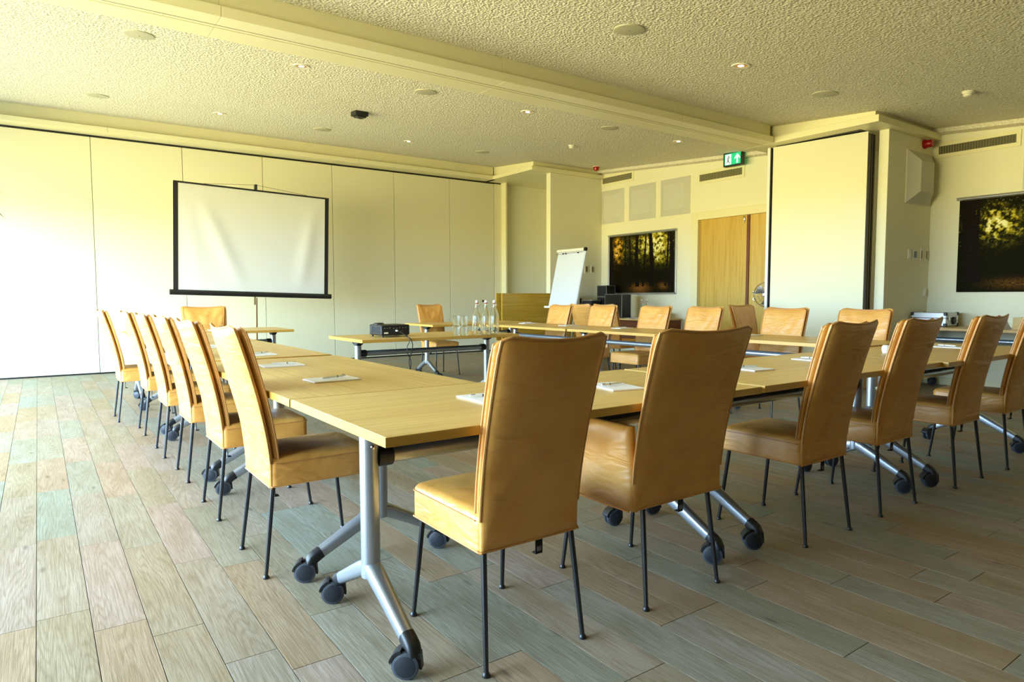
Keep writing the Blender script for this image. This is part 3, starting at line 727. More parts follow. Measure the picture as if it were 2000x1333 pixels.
# ------------------------------------------------------------------ projector, cable, glasses, bottles
pj = empty('projector', (2.648, 5.665, TT), 0, 'black projector on the middle table', 'projector')
body = MB().box(-.142, .142, -.135, .135, .016, .112, .012).build('body', 'black_plastic', pj)
MB().lathe([(.05, .112), (.05, .118), (.04, .126), (0, .128)], 20, 'z', (-.075, .07, 0)).build('lens_ring', 'black_rod', pj)
MB().lathe([(0, .135), (.036, .135), (.036, .152), (.028, .158), (0, .158)], 20, 'y', (-.08, 0, .065)).build('lens', 'black_rod', pj)
for i in range(8): MB().box(-.1445, -.141, -.10+i*.024, -.087+i*.024, .035, .095).build('vent_slot', 'wheel', body)
ports = [(-.11, .082, .012), (-.085, .082, .008), (-.06, .086, .009), (-.02, .080, .010), (.01, .080, .010), (.04, .086, .007), (.07, .086, .007), (.10, .086, .007)]
for px_, pz, ww in ports: MB().box(px_-ww/2, px_+ww/2, -.1365, -.134, pz-.004, pz+.004).build('port', 'alu', body)
MB().box(-.115, -.075, -.137, -.134, .032, .046, .001).build('socket', 'white_plastic', body)
MB().box(.04, .075, -.1365, -.134, .052, .056).build('port_label', 'tag', body)
for sx in (-.12, .12):
    for sy in (-.11, .11): MB().lathe([(.009, 0), (.011, .004), (.008, .018)], 10, 'z', (sx, sy, 0)).build('foot', 'black_plastic', pj)
cb = empty('projector_cable', (2.66, 5.52, TT), 0, 'black cable hanging from the projector in a loop below the middle table', 'cable')
m = MB(); m.box(-.006, .006, -.028, .008, .052, .066, .002); m.v = [(p[0]-.012, p[1], p[2]) for p in m.v]; m.build('plug', 'white_plastic', cb)
m = MB()
L1 = [(-.012, -.02, .058), (-.004, -.10, .04), (.0, -.19, .012), (.002, -.222, .006), (.003, -.232, -.03), (-.02, -.235, -.07), (-.018, -.235, -.13), (.012, -.235, -.20), (.006, -.235, -.28), (-.012, -.235, -.36), (-.03, -.235, -.42)]
L2 = [(-.03, -.235, -.42), (-.024, -.238, -.36), (.002, -.238, -.28), (-.006, -.238, -.20), (.02, -.238, -.12), (.03, -.238, -.06), (.018, -.236, -.015), (.003, -.232, .006)]
def smooth_path(P, n=5):
    P = [Vector(p) for p in P]; out = []
    for i in range(len(P)-1):
        p0, p1, p2, p3 = P[max(i-1, 0)], P[i], P[i+1], P[min(i+2, len(P)-1)]
        for k in range(n):
            t = k/n; out.append(.5*((2*p1)+(-p0+p2)*t+(2*p0-5*p1+4*p2-p3)*t*t+(-p0+3*p1-3*p2+p3)*t**3))
    out.append(P[-1]); return out
m.tube(smooth_path(L1), .0038, 6); m.tube(smooth_path(L2), .0038, 6); m.build('cord', 'black_plastic', cb)

def tumbler():
    m = MB(); m.lathe([(0, .0), (.030, 0), (.0325, .006), (.0375, .098), (.0362, .099), (.031, .012), (0, .010)], 24); return m
tg = tumbler().build('tumbler', 'glass'); k = 0
for (gx, gy, gz, lab) in ((3.18, 5.345, 0, 'clear glass tumbler, lower one of the left stack by the bottles'), (3.18, 5.345, .088, 'clear glass tumbler, upper one of the left stack by the bottles'),
                          (3.262, 5.34, 0, 'clear glass tumbler, lower one of the right stack by the bottles'), (3.262, 5.34, .088, 'clear glass tumbler, upper one of the right stack by the bottles')):
    o = tg if k == 0 else tg.copy()
    if k: COL.objects.link(o)
    o.location = (gx, gy, TT+.0008+gz); tag(o, lab, 'glass', 'stacked tumblers'); k += 1
def make_bottle():
    r = empty('swing_top_bottle')
    prof = [(0, 0), (.040, 0), (.0445, .006), (.0445, .165), (.043, .185), (.034, .215), (.021, .245), (.0165, .262), (.0155, .285), (.018, .288), (.018, .298), (.0135, .302)]
    inner = [(.0105, .302), (.0115, .26), (.016, .245), (.029, .214), (.039, .183), (.0405, .165), (.0405, .014), (.0, .012)]
    MB().lathe(prof+inner, 20).build('glass_body', 'glass', r)
    MB().lathe([(.0, .299), (.0135, .299), (.015, .310), (.0135, .322), (.006, .332), (0, .333)], 14).build('stopper', 'stopper', r)
    MB().lathe([(.014, .3005), (.0175, .302), (.0175, .306), (.014, .308)], 14).build('seal_ring', 'rubber_red', r)
    m = MB(); m.tube([(.0, .019, .27), (.014, .013, .27), (.019, 0, .27), (.014, -.013, .27), (0, -.019, .27), (-.014, -.013, .27), (-.019, 0, .27), (-.014, .013, .27)], .0014, 5, closed=True)
    for s in (-1, 1): m.tube([(s*.019, 0, .27), (s*.024, -.006, .285), (s*.02, 0, .30), (s*.016, 0, .317), (0, 0, .321)], .0014, 5)
    m.build('wire_bail', 'wire', r)
    m = MB(); m.tube([(-.012, -.0452, .05), (.004, -.0452, .075), (.012, -.0445, .045)], .0016, 5); m.lathe([(.006, -.0458), (.013, -.0458), (.013, -.0448)], 14, 'y', (-.004, 0, .052)); m.build('emblem', 'tag', r)
    return r
B0 = make_bottle()
for i, (bx_, by_, lab, gp) in enumerate(((3.415, 5.36, 'swing top glass bottle beside the stacked tumblers', 'swing top bottles on the middle table'), (3.51, 5.345, 'swing top glass bottle in the middle of the bottles on the middle table', 'swing top bottles on the middle table'),
        (3.612, 5.35, 'swing top glass bottle rightmost on the middle table', 'swing top bottles on the middle table'), (3.69, 5.47, 'swing top glass bottle behind the rightmost bottle on the middle table', 'swing top bottles on the middle table'),
        (8.70, 8.22, 'left of two swing top bottles on the corner desk', 'bottles on the corner desk'), (8.70, 8.10, 'right of two swing top bottles on the corner desk', 'bottles on the corner desk'))):
    o = B0 if i == 0 else copy_tree(B0)
    o.location = (bx_, by_, TT+.0008 if i < 4 else .7208); o.rotation_euler = (0, 0, .7*i); tag(o, lab, 'bottle', gp)

# ------------------------------------------------------------------ projection screen on a tripod
sc = empty('projection_screen', (2.47, 9.5, 0), 0, 'white portable projection screen with black frame on a tripod', 'screen')
tilt = math.radians(-1.7)
def srot(p):  # in-plane tilt about the pole head
    x, z = p[0], p[2]-1.9
    return (x*math.cos(tilt)-z*math.sin(tilt), p[1], x*math.sin(tilt)+z*math.cos(tilt)+1.9)
def sbuild(mb, name, mat, parent=sc): mb.v = [srot(p) for p in mb.v]; return mb.build(name, mat, parent)
cl = MB(); nx, nz = 40, 24; v = []; f = []
for j in range(nz+1):
    for i in range(nx+1):
        a, b2 = i/nx, j/nz; xx = -.965+1.93*a; zz = 1.17+1.385*b2
        wv = .022*math.exp(-((a-.10-.32*(1-b2))/.05)**2)+.020*math.exp(-((a-.93+.12*(1-b2))/.05)**2)+.006*math.exp(-((a-.03-.12*(1-b2))/.04)**2)
        v.append((xx, -wv*math.sin(PI*min(1, b2*1.1)), zz))
for j in range(nz):
    for i in range(nx):
        q = j*(nx+1)+i; f.append((q, q+1, q+nx+2, q+nx+1))
cl.add(v, f, True); cl.add([(p[0], p[1]+.004, p[2]) for p in v], [q[::-1] for q in f], True)
so = sbuild(cl, 'screen_cloth', 'screen')
for sx in (-1, 1): sbuild(MB().box(sx*.993-.028, sx*.993+.028, -.003, .006, 1.17, 2.555), 'side_border', 'black_seal', so)
sbuild(MB().box(-1.02, 1.02, -.012, .012, 2.55, 2.572, .003), 'top_bar', 'black_rod')
sbuild(MB().tube([(-1.065, 0, 1.145), (1.065, 0, 1.145)], .036, 14), 'roller_case', 'black_rod')
sbuild(MB().box(-.012, .012, .03, .05, 1.0, 2.60, .003), 'pole', 'tan_metal')
sbuild(MB().box(-.016, .016, -.01, .05, 2.575, 2.645, .004), 'top_hook', 'black_plastic')
sbuild(MB().tube([(-.66, 0, 2.574), (0, .0, 2.636), (.70, 0, 2.574)], .003, 5), 'wire', 'tan_metal')
MB().tube([(-.02, .04, .2), (-.005, .04, 1.1)], .015, 10).build('lower_pole', 'tan_metal', sc)
for k in range(3):
    a = .5+k*2*PI/3
    MB().tube([(-.02, .04, .34), (-.02+.48*math.cos(a), .04+.48*math.sin(a), .012)], .011, 8).build('tripod_leg', 'black_rod', sc)

# ------------------------------------------------------------------ flip chart
fc = empty('flip_chart', (7.05, 8.45, 0), math.radians(-90), 'white flip chart easel standing in front of the niche wall', 'flip chart')
# local: x to the right when seen from the front (-y is the front side)
lean = .24
def fl_(x, z, d=0.0): return (x, (z-.95)*lean+d, z)
m = MB(); m.add([fl_(-.35, .95), fl_(.35, .95), fl_(.35, 1.90), fl_(-.35, 1.90), fl_(-.35, .95, .025), fl_(.35, .95, .025), fl_(.35, 1.90, .025), fl_(-.35, 1.90, .025)], [(0, 1, 2, 3), (7, 6, 5, 4), (0, 4, 5, 1), (1, 5, 6, 2), (2, 6, 7, 3), (3, 7, 4, 0)])
bd = m.build('board', 'board', fc)
m = MB(); m.add([fl_(-.335, .985, -.006), fl_(.335, .985, -.006), fl_(.335, 1.83, -.006), fl_(-.335, 1.83, -.006), fl_(-.335, .985, -.001), fl_(.335, .985, -.001), fl_(.335, 1.83, -.001), fl_(-.335, 1.83, -.001)], [(0, 1, 2, 3), (7, 6, 5, 4), (0, 4, 5, 1), (1, 5, 6, 2), (2, 6, 7, 3), (3, 7, 4, 0)])
m.build('paper_pad', 'board', fc)
MB().tube([fl_(-.36, 1.875, -.012), fl_(.33, 1.875, -.012)], .028, 12).build('clamp_bar', 'white_plastic', fc)
MB().tube([fl_(.325, 1.875, -.012), fl_(.36, 1.875, -.012)], .031, 12).build('clamp_end', 'black_plastic', fc)
MB().tube([fl_(-.40, 1.82, -.01), fl_(.3, 1.835, -.01)], .004, 6).build('clamp_rod', 'wire', fc)
for xx in (-.2, -.13, .18): MB().lathe([(0, -.02), (.012, -.02), (.012, 0)], 10, 'y', fl_(xx, 1.825, -.008)).build('clamp_knob', 'wheel', fc)
MB().box(-.37, .37, -.085, .0, .915, .95, .006).build('pen_tray', 'white_plastic', fc)
for sx in (-1, 1): MB().tube([fl_(sx*.27, 1.3, .03), (sx*.36, -.16, .012)], .012, 8).build('leg', 'grey_metal', fc)
MB().tube([fl_(0, 1.5, .03), (0, .55, .012)], .012, 8).build('leg', 'grey_metal', fc)
MB().lathe([(.0, 0), (.03, 0), (.03, .05), (0, .05)], 12, 'z', (.0, .36, .40)).build('leg_clamp', 'black_plastic', fc)

# ------------------------------------------------------------------ corner desk, cases, papers
dk = empty('corner_desk', (8.72, 8.62, 0), 0, 'wooden desk against the door wall below the far forest picture', 'desk')
MB().box(-.42, .40, -.95, .95, .695, .72, .002).build('desktop', 'table', dk)
for yy in (-.93, .93): MB().box(-.38, .38, yy-.014, yy+.014, 0, .695, .002).build('end_panel', 'door_edge', dk)
MB().box(-.10, -.08, -.5, .9, .30, .69, .002).build('modesty_panel', 'door_edge', dk)
def flight_case(loc, sx, sy, sz, label):
    r = empty('equipment_case', loc, 0, label, 'case', 'black equipment cases on the corner desk')
    MB().box(-sx/2, sx/2, -sy/2, sy/2, 0, sz, .003).build('body', 'black_plastic', r)
    e = MB(); t = .012
    for a in (-1, 1):
        for b2 in (-1, 1):
            e.box(a*sx/2-t/2, a*sx/2+t/2, b2*sy/2-t/2, b2*sy/2+t/2, .0, sz)
            e.box(a*sx/2-t/2, a*sx/2+t/2, -sy/2, sy/2, (sz-t) if b2 > 0 else 0, sz if b2 > 0 else t)
            e.box(-sx/2, sx/2, a*sy/2-t/2, a*sy/2+t/2, (sz-t) if b2 > 0 else 0, sz+.001 if b2 > 0 else t)
    e.build('edge_trim', 'grey_metal', r)
    MB().box(-sx/2-.012, -sx/2+.002, -.05, .05, sz*.48, sz*.54, .003).build('handle', 'black_plastic', r)
    for a in (-1, 1): MB().box(a*sx/2-.012, a*sx/2+.012, -sy/2-.004, -sy/2+.022, 0, .03, .003).build('corner_cap', 'black_rod', r)
    return r
flight_case((8.50, 8.62, .7205), .22, .42, .43, 'black equipment case with metal edges, front one on the corner desk')
flight_case((8.86, 9.22, .7205), .26, .36, .38, 'black equipment case with metal edges, lower one behind on the corner desk')
flight_case((8.86, 9.30, 1.101), .22, .25, .215, 'black equipment case with metal edges, topmost on the corner desk')
d2 = empty('equipment_rack', (8.57, 9.40, .7205), 0, 'small silver rack beside the black cases on the corner desk', 'rack')
MB().box(-.12, .12, -.13, .13, 0, .30, .004).build('body', 'wheel', d2); MB().box(-.125, .125, -.135, .135, .30, .325, .004).build('lid', 'alu', d2)
for i, (xx, yy, aa, zz, mt) in enumerate(((8.50, 8.16, .2, 0, 'paper_blue'), (8.52, 8.27, -.3, .003, 'paper'), (8.47, 8.07, .5, .006, 'paper_blue'), (8.60, 8.12, -.1, .009, 'paper'), (8.48, 7.92, .1, .0, 'paper'))):
    m = MB(); m.box(-.105, .105, -.148, .148, 0, .0028)
    labs = ('pale blue printed sheet, bottom of the pile on the corner desk', 'white sheet angled on the corner desk paper pile', 'pale blue sheet jutting over the corner desk paper pile', 'white sheet on top of the corner desk paper pile', 'white sheet lying right of the corner desk paper pile')
    tag(m.build('paper_sheet', mt, loc=(xx, yy, .7206+zz), rot=(0, 0, aa)), labs[i], 'paper', 'papers on the corner desk')
r = empty('document_box', (8.80, 7.89, .7205), 0, 'white document box behind the papers on the corner desk', 'box')
MB().box(-.12, .12, -.11, .11, 0, .10, .003).build('body', 'paper', r); MB().box(-.122, .122, -.112, .112, .085, .107, .003).build('lid', 'paper', r)

# pedestal fan
fn = empty('pedestal_fan', (8.62, 5.70, 0), math.radians(-55), 'chrome pedestal fan in front of the right door leaf', 'fan')
MB().lathe([(0, 0), (.19, 0), (.19, .015), (.03, .04), (.018, .06)], 24).build('base', 'chrome', fn)
MB().tube([(0, 0, .04), (0, 0, 1.05)], .014, 10).build('pole', 'chrome', fn)
MB().lathe([(0, .02), (.055, .03), (.06, .09), (.03, .15), (0, .155)], 18, 'y', (0, 0, 1.13)).build('motor', 'chrome', fn)
cg = MB()
for rr, dd in ((.20, .0), (.205, -.03), (.195, -.06), (.14, -.075), (.08, -.082), (.14, .03), (.08, .036)):
    cg.tube([(rr*math.cos(2*PI*k/28), dd, 1.13+rr*math.sin(2*PI*k/28)) for k in range(28)], .0025 if rr < .2 else .004, 5, closed=True)
for k in range(24):
    a = 2*PI*k/24; c, s = math.cos(a), math.sin(a)
    cg.tube([(.03*c, -.085, 1.13+.03*s), (.14*c, -.076, 1.13+.14*s), (.197*c, -.055, 1.13+.197*s), (.205*c, -.02, 1.13+.205*s), (.14*c, .03, 1.13+.14*s), (.05*c, .036, 1.13+.05*s)], .0016, 4)
cg.v = [(p[0]*.88, p[1], 1.13+(p[2]-1.13)*.88) for p in cg.v]
cg.build('cage', 'chrome', fn)
MB().lathe([(0, -.088), (.034, -.088), (.034, -.08), (0, -.078)], 16, 'y', (0, 0, 1.13)).build('badge', 'alu', fn)
for k in range(3):
    a = 2*PI*k/3+.4; bl = MB(); v = []
    for i in range(6):
        rr = .03+.15*i/5
        for j in range(4):
            t = a+(j/3-.4)*(.55+.45*i/5); v.append((rr*math.cos(t), -.035+.03*(j/3), 1.13+rr*math.sin(t)))
    f = [(i*4+j, i*4+j+1, (i+1)*4+j+1, (i+1)*4+j) for i in range(5) for j in range(3)]
    v = [(p[0]*.88, p[1], 1.13+(p[2]-1.13)*.88) for p in v]
    bl.add(v, f, True); bl.add([(p[0], p[1]+.002, p[2]) for p in v], [q[::-1] for q in f], True); bl.build('blade', 'alu', fn)

# silver case on the wall table
cs = empty('silver_case', (8.84, 3.57, TT+.0005), 0, 'silver carrying case with black corners on the table at the right wall', 'case')
MB().box(-.17, .17, -.20, .18, .008, .165, .006).build('shell', 'case_silver', cs)
MB().box(-.173, .173, -.203, .183, .098, .106).build('lid_seam', 'black_rod', cs)
for a in (-1, 1):
    for yy in (-.19, .17):
        for zz in (.02, .15): MB().box(a*.158-.02, a*.158+.02, yy-.018, yy+.018, zz-.02, zz+.02, .006).build('corner_cap', 'black_plastic', cs)
MB().lathe([(0, -.225), (.036, -.225), (.044, -.215), (.044, -.20), (0, -.20)], 18, 'y', (.02, 0, .07)).build('round_handle', 'black_plastic', cs)
for a in (-.10, .12): MB().box(a-.018, a+.018, -.21, -.20, .075, .125, .003).build('latch', 'chrome', cs)
# sloped stand and card at the right edge
ls = empty('display_stand', (8.62, 2.53, TT+.0005), 0, 'sloped oak stand on the wall table at the right edge', 'stand')
MB().prism([(-.13, 0), (.16, 0), (.16, .02), (.02, .13), (-.13, .13)], lambda a, z, d: (d, -a, z), -.12, .12).build('wedge', 'oak_panel', ls)
MB().box(-.10, .10, .131, .134, .0, .10).build('back_label', 'paper', ls)
m = MB(); m.prism([(-.05, 0), (.05, 0), (.0, .11)], lambda a, z, d: (d, a, z), -.11, .11)
tag(m.build('tent_card', 'paper', loc=(8.52, 2.76, TT+.0006)), 'white folded tent card beside the sloped oak stand', 'card')

# ------------------------------------------------------------------ wall fittings
def acoustic(loc, face, w, h, d, ins, label):
    r = empty('acoustic_panel', loc, math.radians(face), label, 'acoustic panel', 'fabric acoustic panels on the walls')
    m = MB(); o = [(-w/2, -h/2), (w/2, -h/2), (w/2, h/2), (-w/2, h/2)]; i_ = [(-w/2+ins, -h/2+ins), (w/2-ins, -h/2+ins), (w/2-ins, h/2-ins), (-w/2+ins, h/2-ins)]
    v = [(a, 0, b2) for a, b2 in o]+[(a, -.012, b2) for a, b2 in o]+[(a, -d, b2) for a, b2 in i_]
    m.add(v, [(0, 1, 2, 3), (8, 11, 10, 9)]+[(k, 4+k, 4+(k+1) % 4, (k+1) % 4) for k in range(4)]+[(4+k, 8+k, 8+(k+1) % 4, 4+(k+1) % 4) for k in range(4)])
    m.build('fabric_body', 'acoustic', r)
    b = MB(); t = .004
    for (a0, a1, b0, b1) in ((-w/2-t, w/2+t, -h/2-t, -h/2), (-w/2-t, w/2+t, h/2, h/2+t), (-w/2-t, -w/2, -h/2, h/2), (w/2, w/2+t, -h/2, h/2)): b.box(a0, a1, -.010, 0, b0, b1)
    b.build('backing_frame', 'white_plastic', r); return r
for (ya, yb_, lab) in ((9.74, 9.13, 'grey acoustic panel next to the niche wall corner'), (8.99, 8.34, 'grey acoustic panel in the middle of three above the forest picture'), (8.21, 7.56, 'grey acoustic panel nearest the door frame')):
    acoustic((XW, (ya+yb_)/2, 2.845), -90, ya-yb_, .64, .055, .10, lab)
acoustic((8.76, 3.78, 2.53), 0, .60, .62, .115, .13, 'thick chamfered acoustic panel on the near niche wall under the red siren')
acoustic((XW, 2.50, 2.66), -90, .66, .70, .06, .10, 'acoustic panel above the near forest picture, cut off by the photo edge')
def vent(y0, y1, z0, z1, label):
    r = empty('air_vent', (XW, (y0+y1)/2, (z0+z1)/2), math.radians(-90), label, 'vent', 'wall air vents')
    w, h = abs(y1-y0), z1-z0
    MB().box(-w/2, w/2, -.004, .0, -h/2, h/2).build('backing', 'grille', r)
    e = MB(); t = .045
    for (a0, a1, b0, b1) in ((-w/2-t, w/2+t, -h/2-t, -h/2), (-w/2-t, w/2+t, h/2, h/2+t), (-w/2-t, -w/2, -h/2, h/2), (w/2, w/2+t, -h/2, h/2)): e.box(a0, a1, -.012, 0, b0, b1, .002)
    e.build('frame', 'trim', r)
    n = int(w/.028); sl = MB().box(-.005, .005, -.010, -.003, -h/2, h/2).build('slat', 'grille_slat', r)
    for i in range(n):
        o = sl if i == 0 else sl.copy()
        if i: COL.objects.link(o)
        o.location = (-w/2+w*(i+.5)/n, 0, 0); o.rotation_euler = (0, 0, .5)
vent(8.93, 9.72, 3.31, 3.42, 'long air vent grille beside the niche corner')
vent(6.53, 7.36, 3.03, 3.14, 'long air vent grille above the oak door')
vent(2.91, 3.71, 2.85, 2.945, 'long air vent grille above the near forest picture')

def forest(loc, w, h, label, seed, mirror=False):
    r = empty('forest_picture', loc, math.radians(-90), label, 'picture', 'forest pictures on the door wall')
    nx, nz = 190, 130; v = []; f = []; cols = []
    trunks = [(.035, .028), (.33, .012), (.46, .026), (.56, .012), (.655, .030), (.885, .012), (.935, .026), (.25, .008)] if not mirror else [(.075, .05), (.135, .012), (.52, .02), (.60, .026), (.80, .03), (.9, .02)]
    def nz_(a, b2, s, o=0): return noise.noise(Vector((a*s+seed+o, b2*s-seed, o*1.7)))
    for j in range(nz+1):
        for i in range(nx+1):
            a, b2 = i/nx, j/nz
            v.append(((a-.5)*w, -.022, (b2-.5)*h))
            fine = nz_(a*1.3, b2, 60)+.6*nz_(a*1.3, b2, 110, 3); mid = nz_(a*1.2, b2, 14, 1); big = nz_(a, b2, 4, 2)
            glow = math.exp(-((a-.78)/.16)**2-((b2-.80)/.30)**2)+.75*math.exp(-((a-.13)/.12)**2-((b2-.72)/.28)**2)+.7*math.exp(-((a-.55)/.25)**2-((b2-.78)/.22)**2) if not mirror else \
                   .85*math.exp(-((a-.24)/.15)**2-((b2-.74)/.22)**2)+.35*math.exp(-((a-.75)/.2)**2-((b2-.68)/.2)**2)
            g = max(0, min(1, glow*(1.05+.9*mid)+.28*fine-.12+.2*big))
            lf_ = nz_(a*1.4, b2, 26, 5)+.7*nz_(a*1.4, b2, 55, 6)
            g *= max(.05, min(1.25, .62+1.5*lf_+(.5 if not mirror else -.05)))
            if b2 < .45: g *= max(0, (b2-.22)/.23)
            c = Vector((.010, .010, .004))
            c = c.lerp(Vector((.10, .085, .008)), min(1, g*1.6))
            c = c.lerp(Vector((.62, .50, .03)), max(0, min(1, (g-.35)*2.0)))
            c = c.lerp(Vector((.95, .90, .42)), max(0, min(1, (g-.80)*2.2)))
            if a < .22 and not mirror: c = Vector((c.x*1.1, c.y*.72, c.z*.5))
            leaf = math.exp(-((a-.50)/.12)**2-((b2-.08)/.07)**2)+.6*math.exp(-((a-.84)/.06)**2-((b2-.11)/.05)**2) if not mirror else .8*math.exp(-((a-.93)/.2)**2-((b2-.05)/.06)**2)+.3*math.exp(-((a-.35)/.15)**2-((b2-.09)/.05)**2)
            lf = max(0, min(1, leaf*(.8+1.1*fine)))
            c = c.lerp(Vector((.42, .17, .03)), lf*.85)
            if fine > .62 and b2 > .5: c = c.lerp(Vector((.8, .8, .55)), .18)
            for (tx, tw) in trunks:
                cx = tx+.02*math.sin(b2*3+tx*20)+.004*mid
                if abs(a-cx) < tw*(1.15-.3*b2) and b2 > .10: c = Vector((.012, .009, .007))*(1+.5*fine)
            cols.append((max(0, c.x), max(0, c.y), max(0, c.z), 1))
    for j in range(nz):
        for i in range(nx):
            q = j*(nx+1)+i; f.append((q, q+1, q+nx+2, q+nx+1))
    m = MB(); m.add(v, f)
    k = len(v); m.add([((a)*w/2, -.004, b2*h/2) for a, b2 in ((-1, -1), (1, -1), (1, 1), (-1, 1))], [(3, 2, 1, 0)])
    m.add([(-w/2, -.022, -h/2), (w/2, -.022, -h/2), (w/2, -.004, -h/2), (-w/2, -.004, -h/2)], [(0, 3, 2, 1)]); m.add([(-w/2, -.022, -h/2), (-w/2, -.004, -h/2), (-w/2, -.004, h/2), (-w/2, -.022, h/2)], [(0, 1, 2, 3)]); m.add([(w/2, -.022, -h/2), (w/2, -.004, -h/2), (w/2, -.004, h/2), (w/2, -.022, h/2)], [(3, 2, 1, 0)])
    me = bpy.data.meshes.new('canvas'); me.from_pydata(m.v, [], m.f)
    ca = me.color_attributes.new('Col', 'FLOAT_COLOR', 'POINT')
    flat = [c for q in cols for c in q]+[.02, .02, .015, 1]*(len(m.v)-len(cols)); ca.data.foreach_set('color', flat)
    me.materials.append(MT['print']); o = bpy.data.objects.new('canvas', me); COL.objects.link(o); o.parent = r
    MB().tube([(-w/2-.03, -.02, h/2+.022), (w/2+.03, -.02, h/2+.022)], .02, 10).build('top_rail', 'alu', r)
    e = MB()
    if not mirror:
        e.box(w/2, w/2+.03, -.024, 0, -h/2-.03, h/2+.02, .002); e.box(-w/2-.03, w/2+.03, -.024, 0, -h/2-.03, -h/2, .002); e.box(-w/2-.03, -w/2, -.024, 0, -h/2-.03, h/2, .002)
        e.build('frame', 'alu', r)
    return r
forest((XW, 8.68, 1.715), 1.64, 1.08, 'framed forest photograph on the door wall above the corner desk', 2.3)
forest((XW, 2.60, 1.70), 1.70, 1.10, 'dark forest photograph on the right wall, cut off by the photo edge', 8.1, True)

# exit sign
ex = empty('exit_sign', (8.97, 6.57, 3.255), math.radians(-90), 'lit green exit sign with running figure and up arrow', 'exit sign')
W2, H2 = .150, .088
e = MB(); e.box(-W2-.018, W2+.018, -.03, .05, -H2-.018, -H2, .002); e.box(-W2-.018, W2+.018, -.03, .05, H2, H2+.018, .002); e.box(-W2-.018, -W2, -.03, .05, -H2, H2, .002); e.box(W2, W2+.018, -.03, .05, -H2, H2, .002)
e.build('housing', 'black_rod', ex)
MB().box(-W2, W2, -.022, .045, -H2, H2).build('lit_face', 'exit_green', ex)
MB().box(-.135, -.03, -.0235, -.022, -.078, .078).build('white_door', 'exit_white', ex)
def flat(name, poly, mat, d=-.0245): MB().prism(poly, lambda a, z, dd: (a, dd, z), d, -.0232).build(name, mat, ex)
flat('arrow', [(.085, .072), (.135, .01), (.135, -.012), (.098, .026), (.098, -.072), (.072, -.072), (.072, .026), (.035, -.012), (.035, .01)], 'exit_white')
man = MB()
def mp_(poly): man.prism(poly, lambda a, z, dd: (a, dd, z), -.0252, -.0236)
mp_([(-.078+.011*math.cos(2*PI*k/10), .048+.011*math.sin(2*PI*k/10)) for k in range(10)])
mp_([(-.088, .034), (-.070, .030), (-.078, -.012), (-.096, -.006)]); mp_([(-.074, .030), (-.050, .012), (-.040, .018), (-.044, .024), (-.066, .036)]); mp_([(-.086, .034), (-.112, .016), (-.118, .024), (-.090, .040)])
mp_([(-.082, -.010), (-.066, -.03), (-.050, -.062), (-.060, -.066), (-.080, -.036), (-.096, -.006)]); mp_([(-.090, -.008), (-.100, -.034), (-.126, -.046), (-.122, -.056), (-.090, -.044), (-.076, -.012)])
man.build('running_figure', 'exit_dark', ex)
MB().box(-.05, .05, .045, .175, -.03, .06, .003).build('wall_bracket', 'white_plastic', ex)

# switches, sockets, thermostat
def plate(name, loc, face, w, h, mat, label, extra=None):
    r = empty(name, loc, math.radians(face), label, 'switch' if 'switch' in name else ('thermostat' if 'thermo' in name else 'socket'))
    MB().box(-w/2, w/2, -.010, 0, -h/2, h/2, .003).build('plate', 'white_plastic', r)
    MB().box(-w*.27, w*.27, -.0145, -.009, -h*.32, h*.32, .002).build('rocker' if 'switch' in name else 'insert', mat, r)
plate('light_switch', (8.30+.45, 9.75, 1.64), 0, .085, .16, 'tan_metal', 'left light switch on the far niche wall')
plate('light_switch', (8.91, 9.75, 1.64), 0, .085, .16, 'tan_metal', 'right light switch on the far niche wall')
plate('light_switch', (8.62, 3.78, 1.61), 0, .085, .115, 'white_plastic', 'cream switch box left of the thermostat on the near niche wall')
plate('wall_thermostat', (8.76, 3.78, 1.61), 0, .115, .125, 'blue_screen', 'thermostat with blue screen on the near niche wall')
plate('light_switch', (8.93, 3.78, 1.615), 0, .055, .15, 'tan_metal', 'narrow switch just right of the thermostat')
plate('light_switch', (9.06, 3.78, 1.615), 0, .055, .15, 'tan_metal', 'narrow switch nearest the corner on the near niche wall')
plate('wall_socket', (9.07, 3.78, 1.15), 0, .07, .10, 'white_plastic', 'small socket low on the near niche wall')
plate('wall_socket', (8.60, 9.75, 1.02), 0, .08, .16, 'black_plastic', 'socket plate behind the flip chart on the far niche wall')

# red sirens
sr = empty('red_siren', (8.90, 3.78, 2.955), 0, 'red alarm siren on the near niche wall', 'siren')
MB().lathe([(0, 0), (.048, 0), (.050, -.03), (.046, -.03), (.046, -.085), (.038, -.098), (0, -.10)], 20, 'y').build('body', 'red', sr)
MB().lathe([(.052, .0), (.056, -.004), (.056, -.018), (.05, -.02)], 20, 'y').build('base', 'red', sr)
sr = empty('red_siren', (8.63, 9.35, CZ(9.35)), 0, 'red alarm siren on the ceiling by the far niche', 'siren')
MB().lathe([(0, .01), (.058, .01), (.060, -.03), (.054, -.035), (.048, -.075), (.03, -.085), (0, -.085)], 20).build('body', 'red', sr)
MB().lathe([(.066, .01), (.068, -.01), (.06, -.014)], 20).build('base', 'white_plastic', sr)

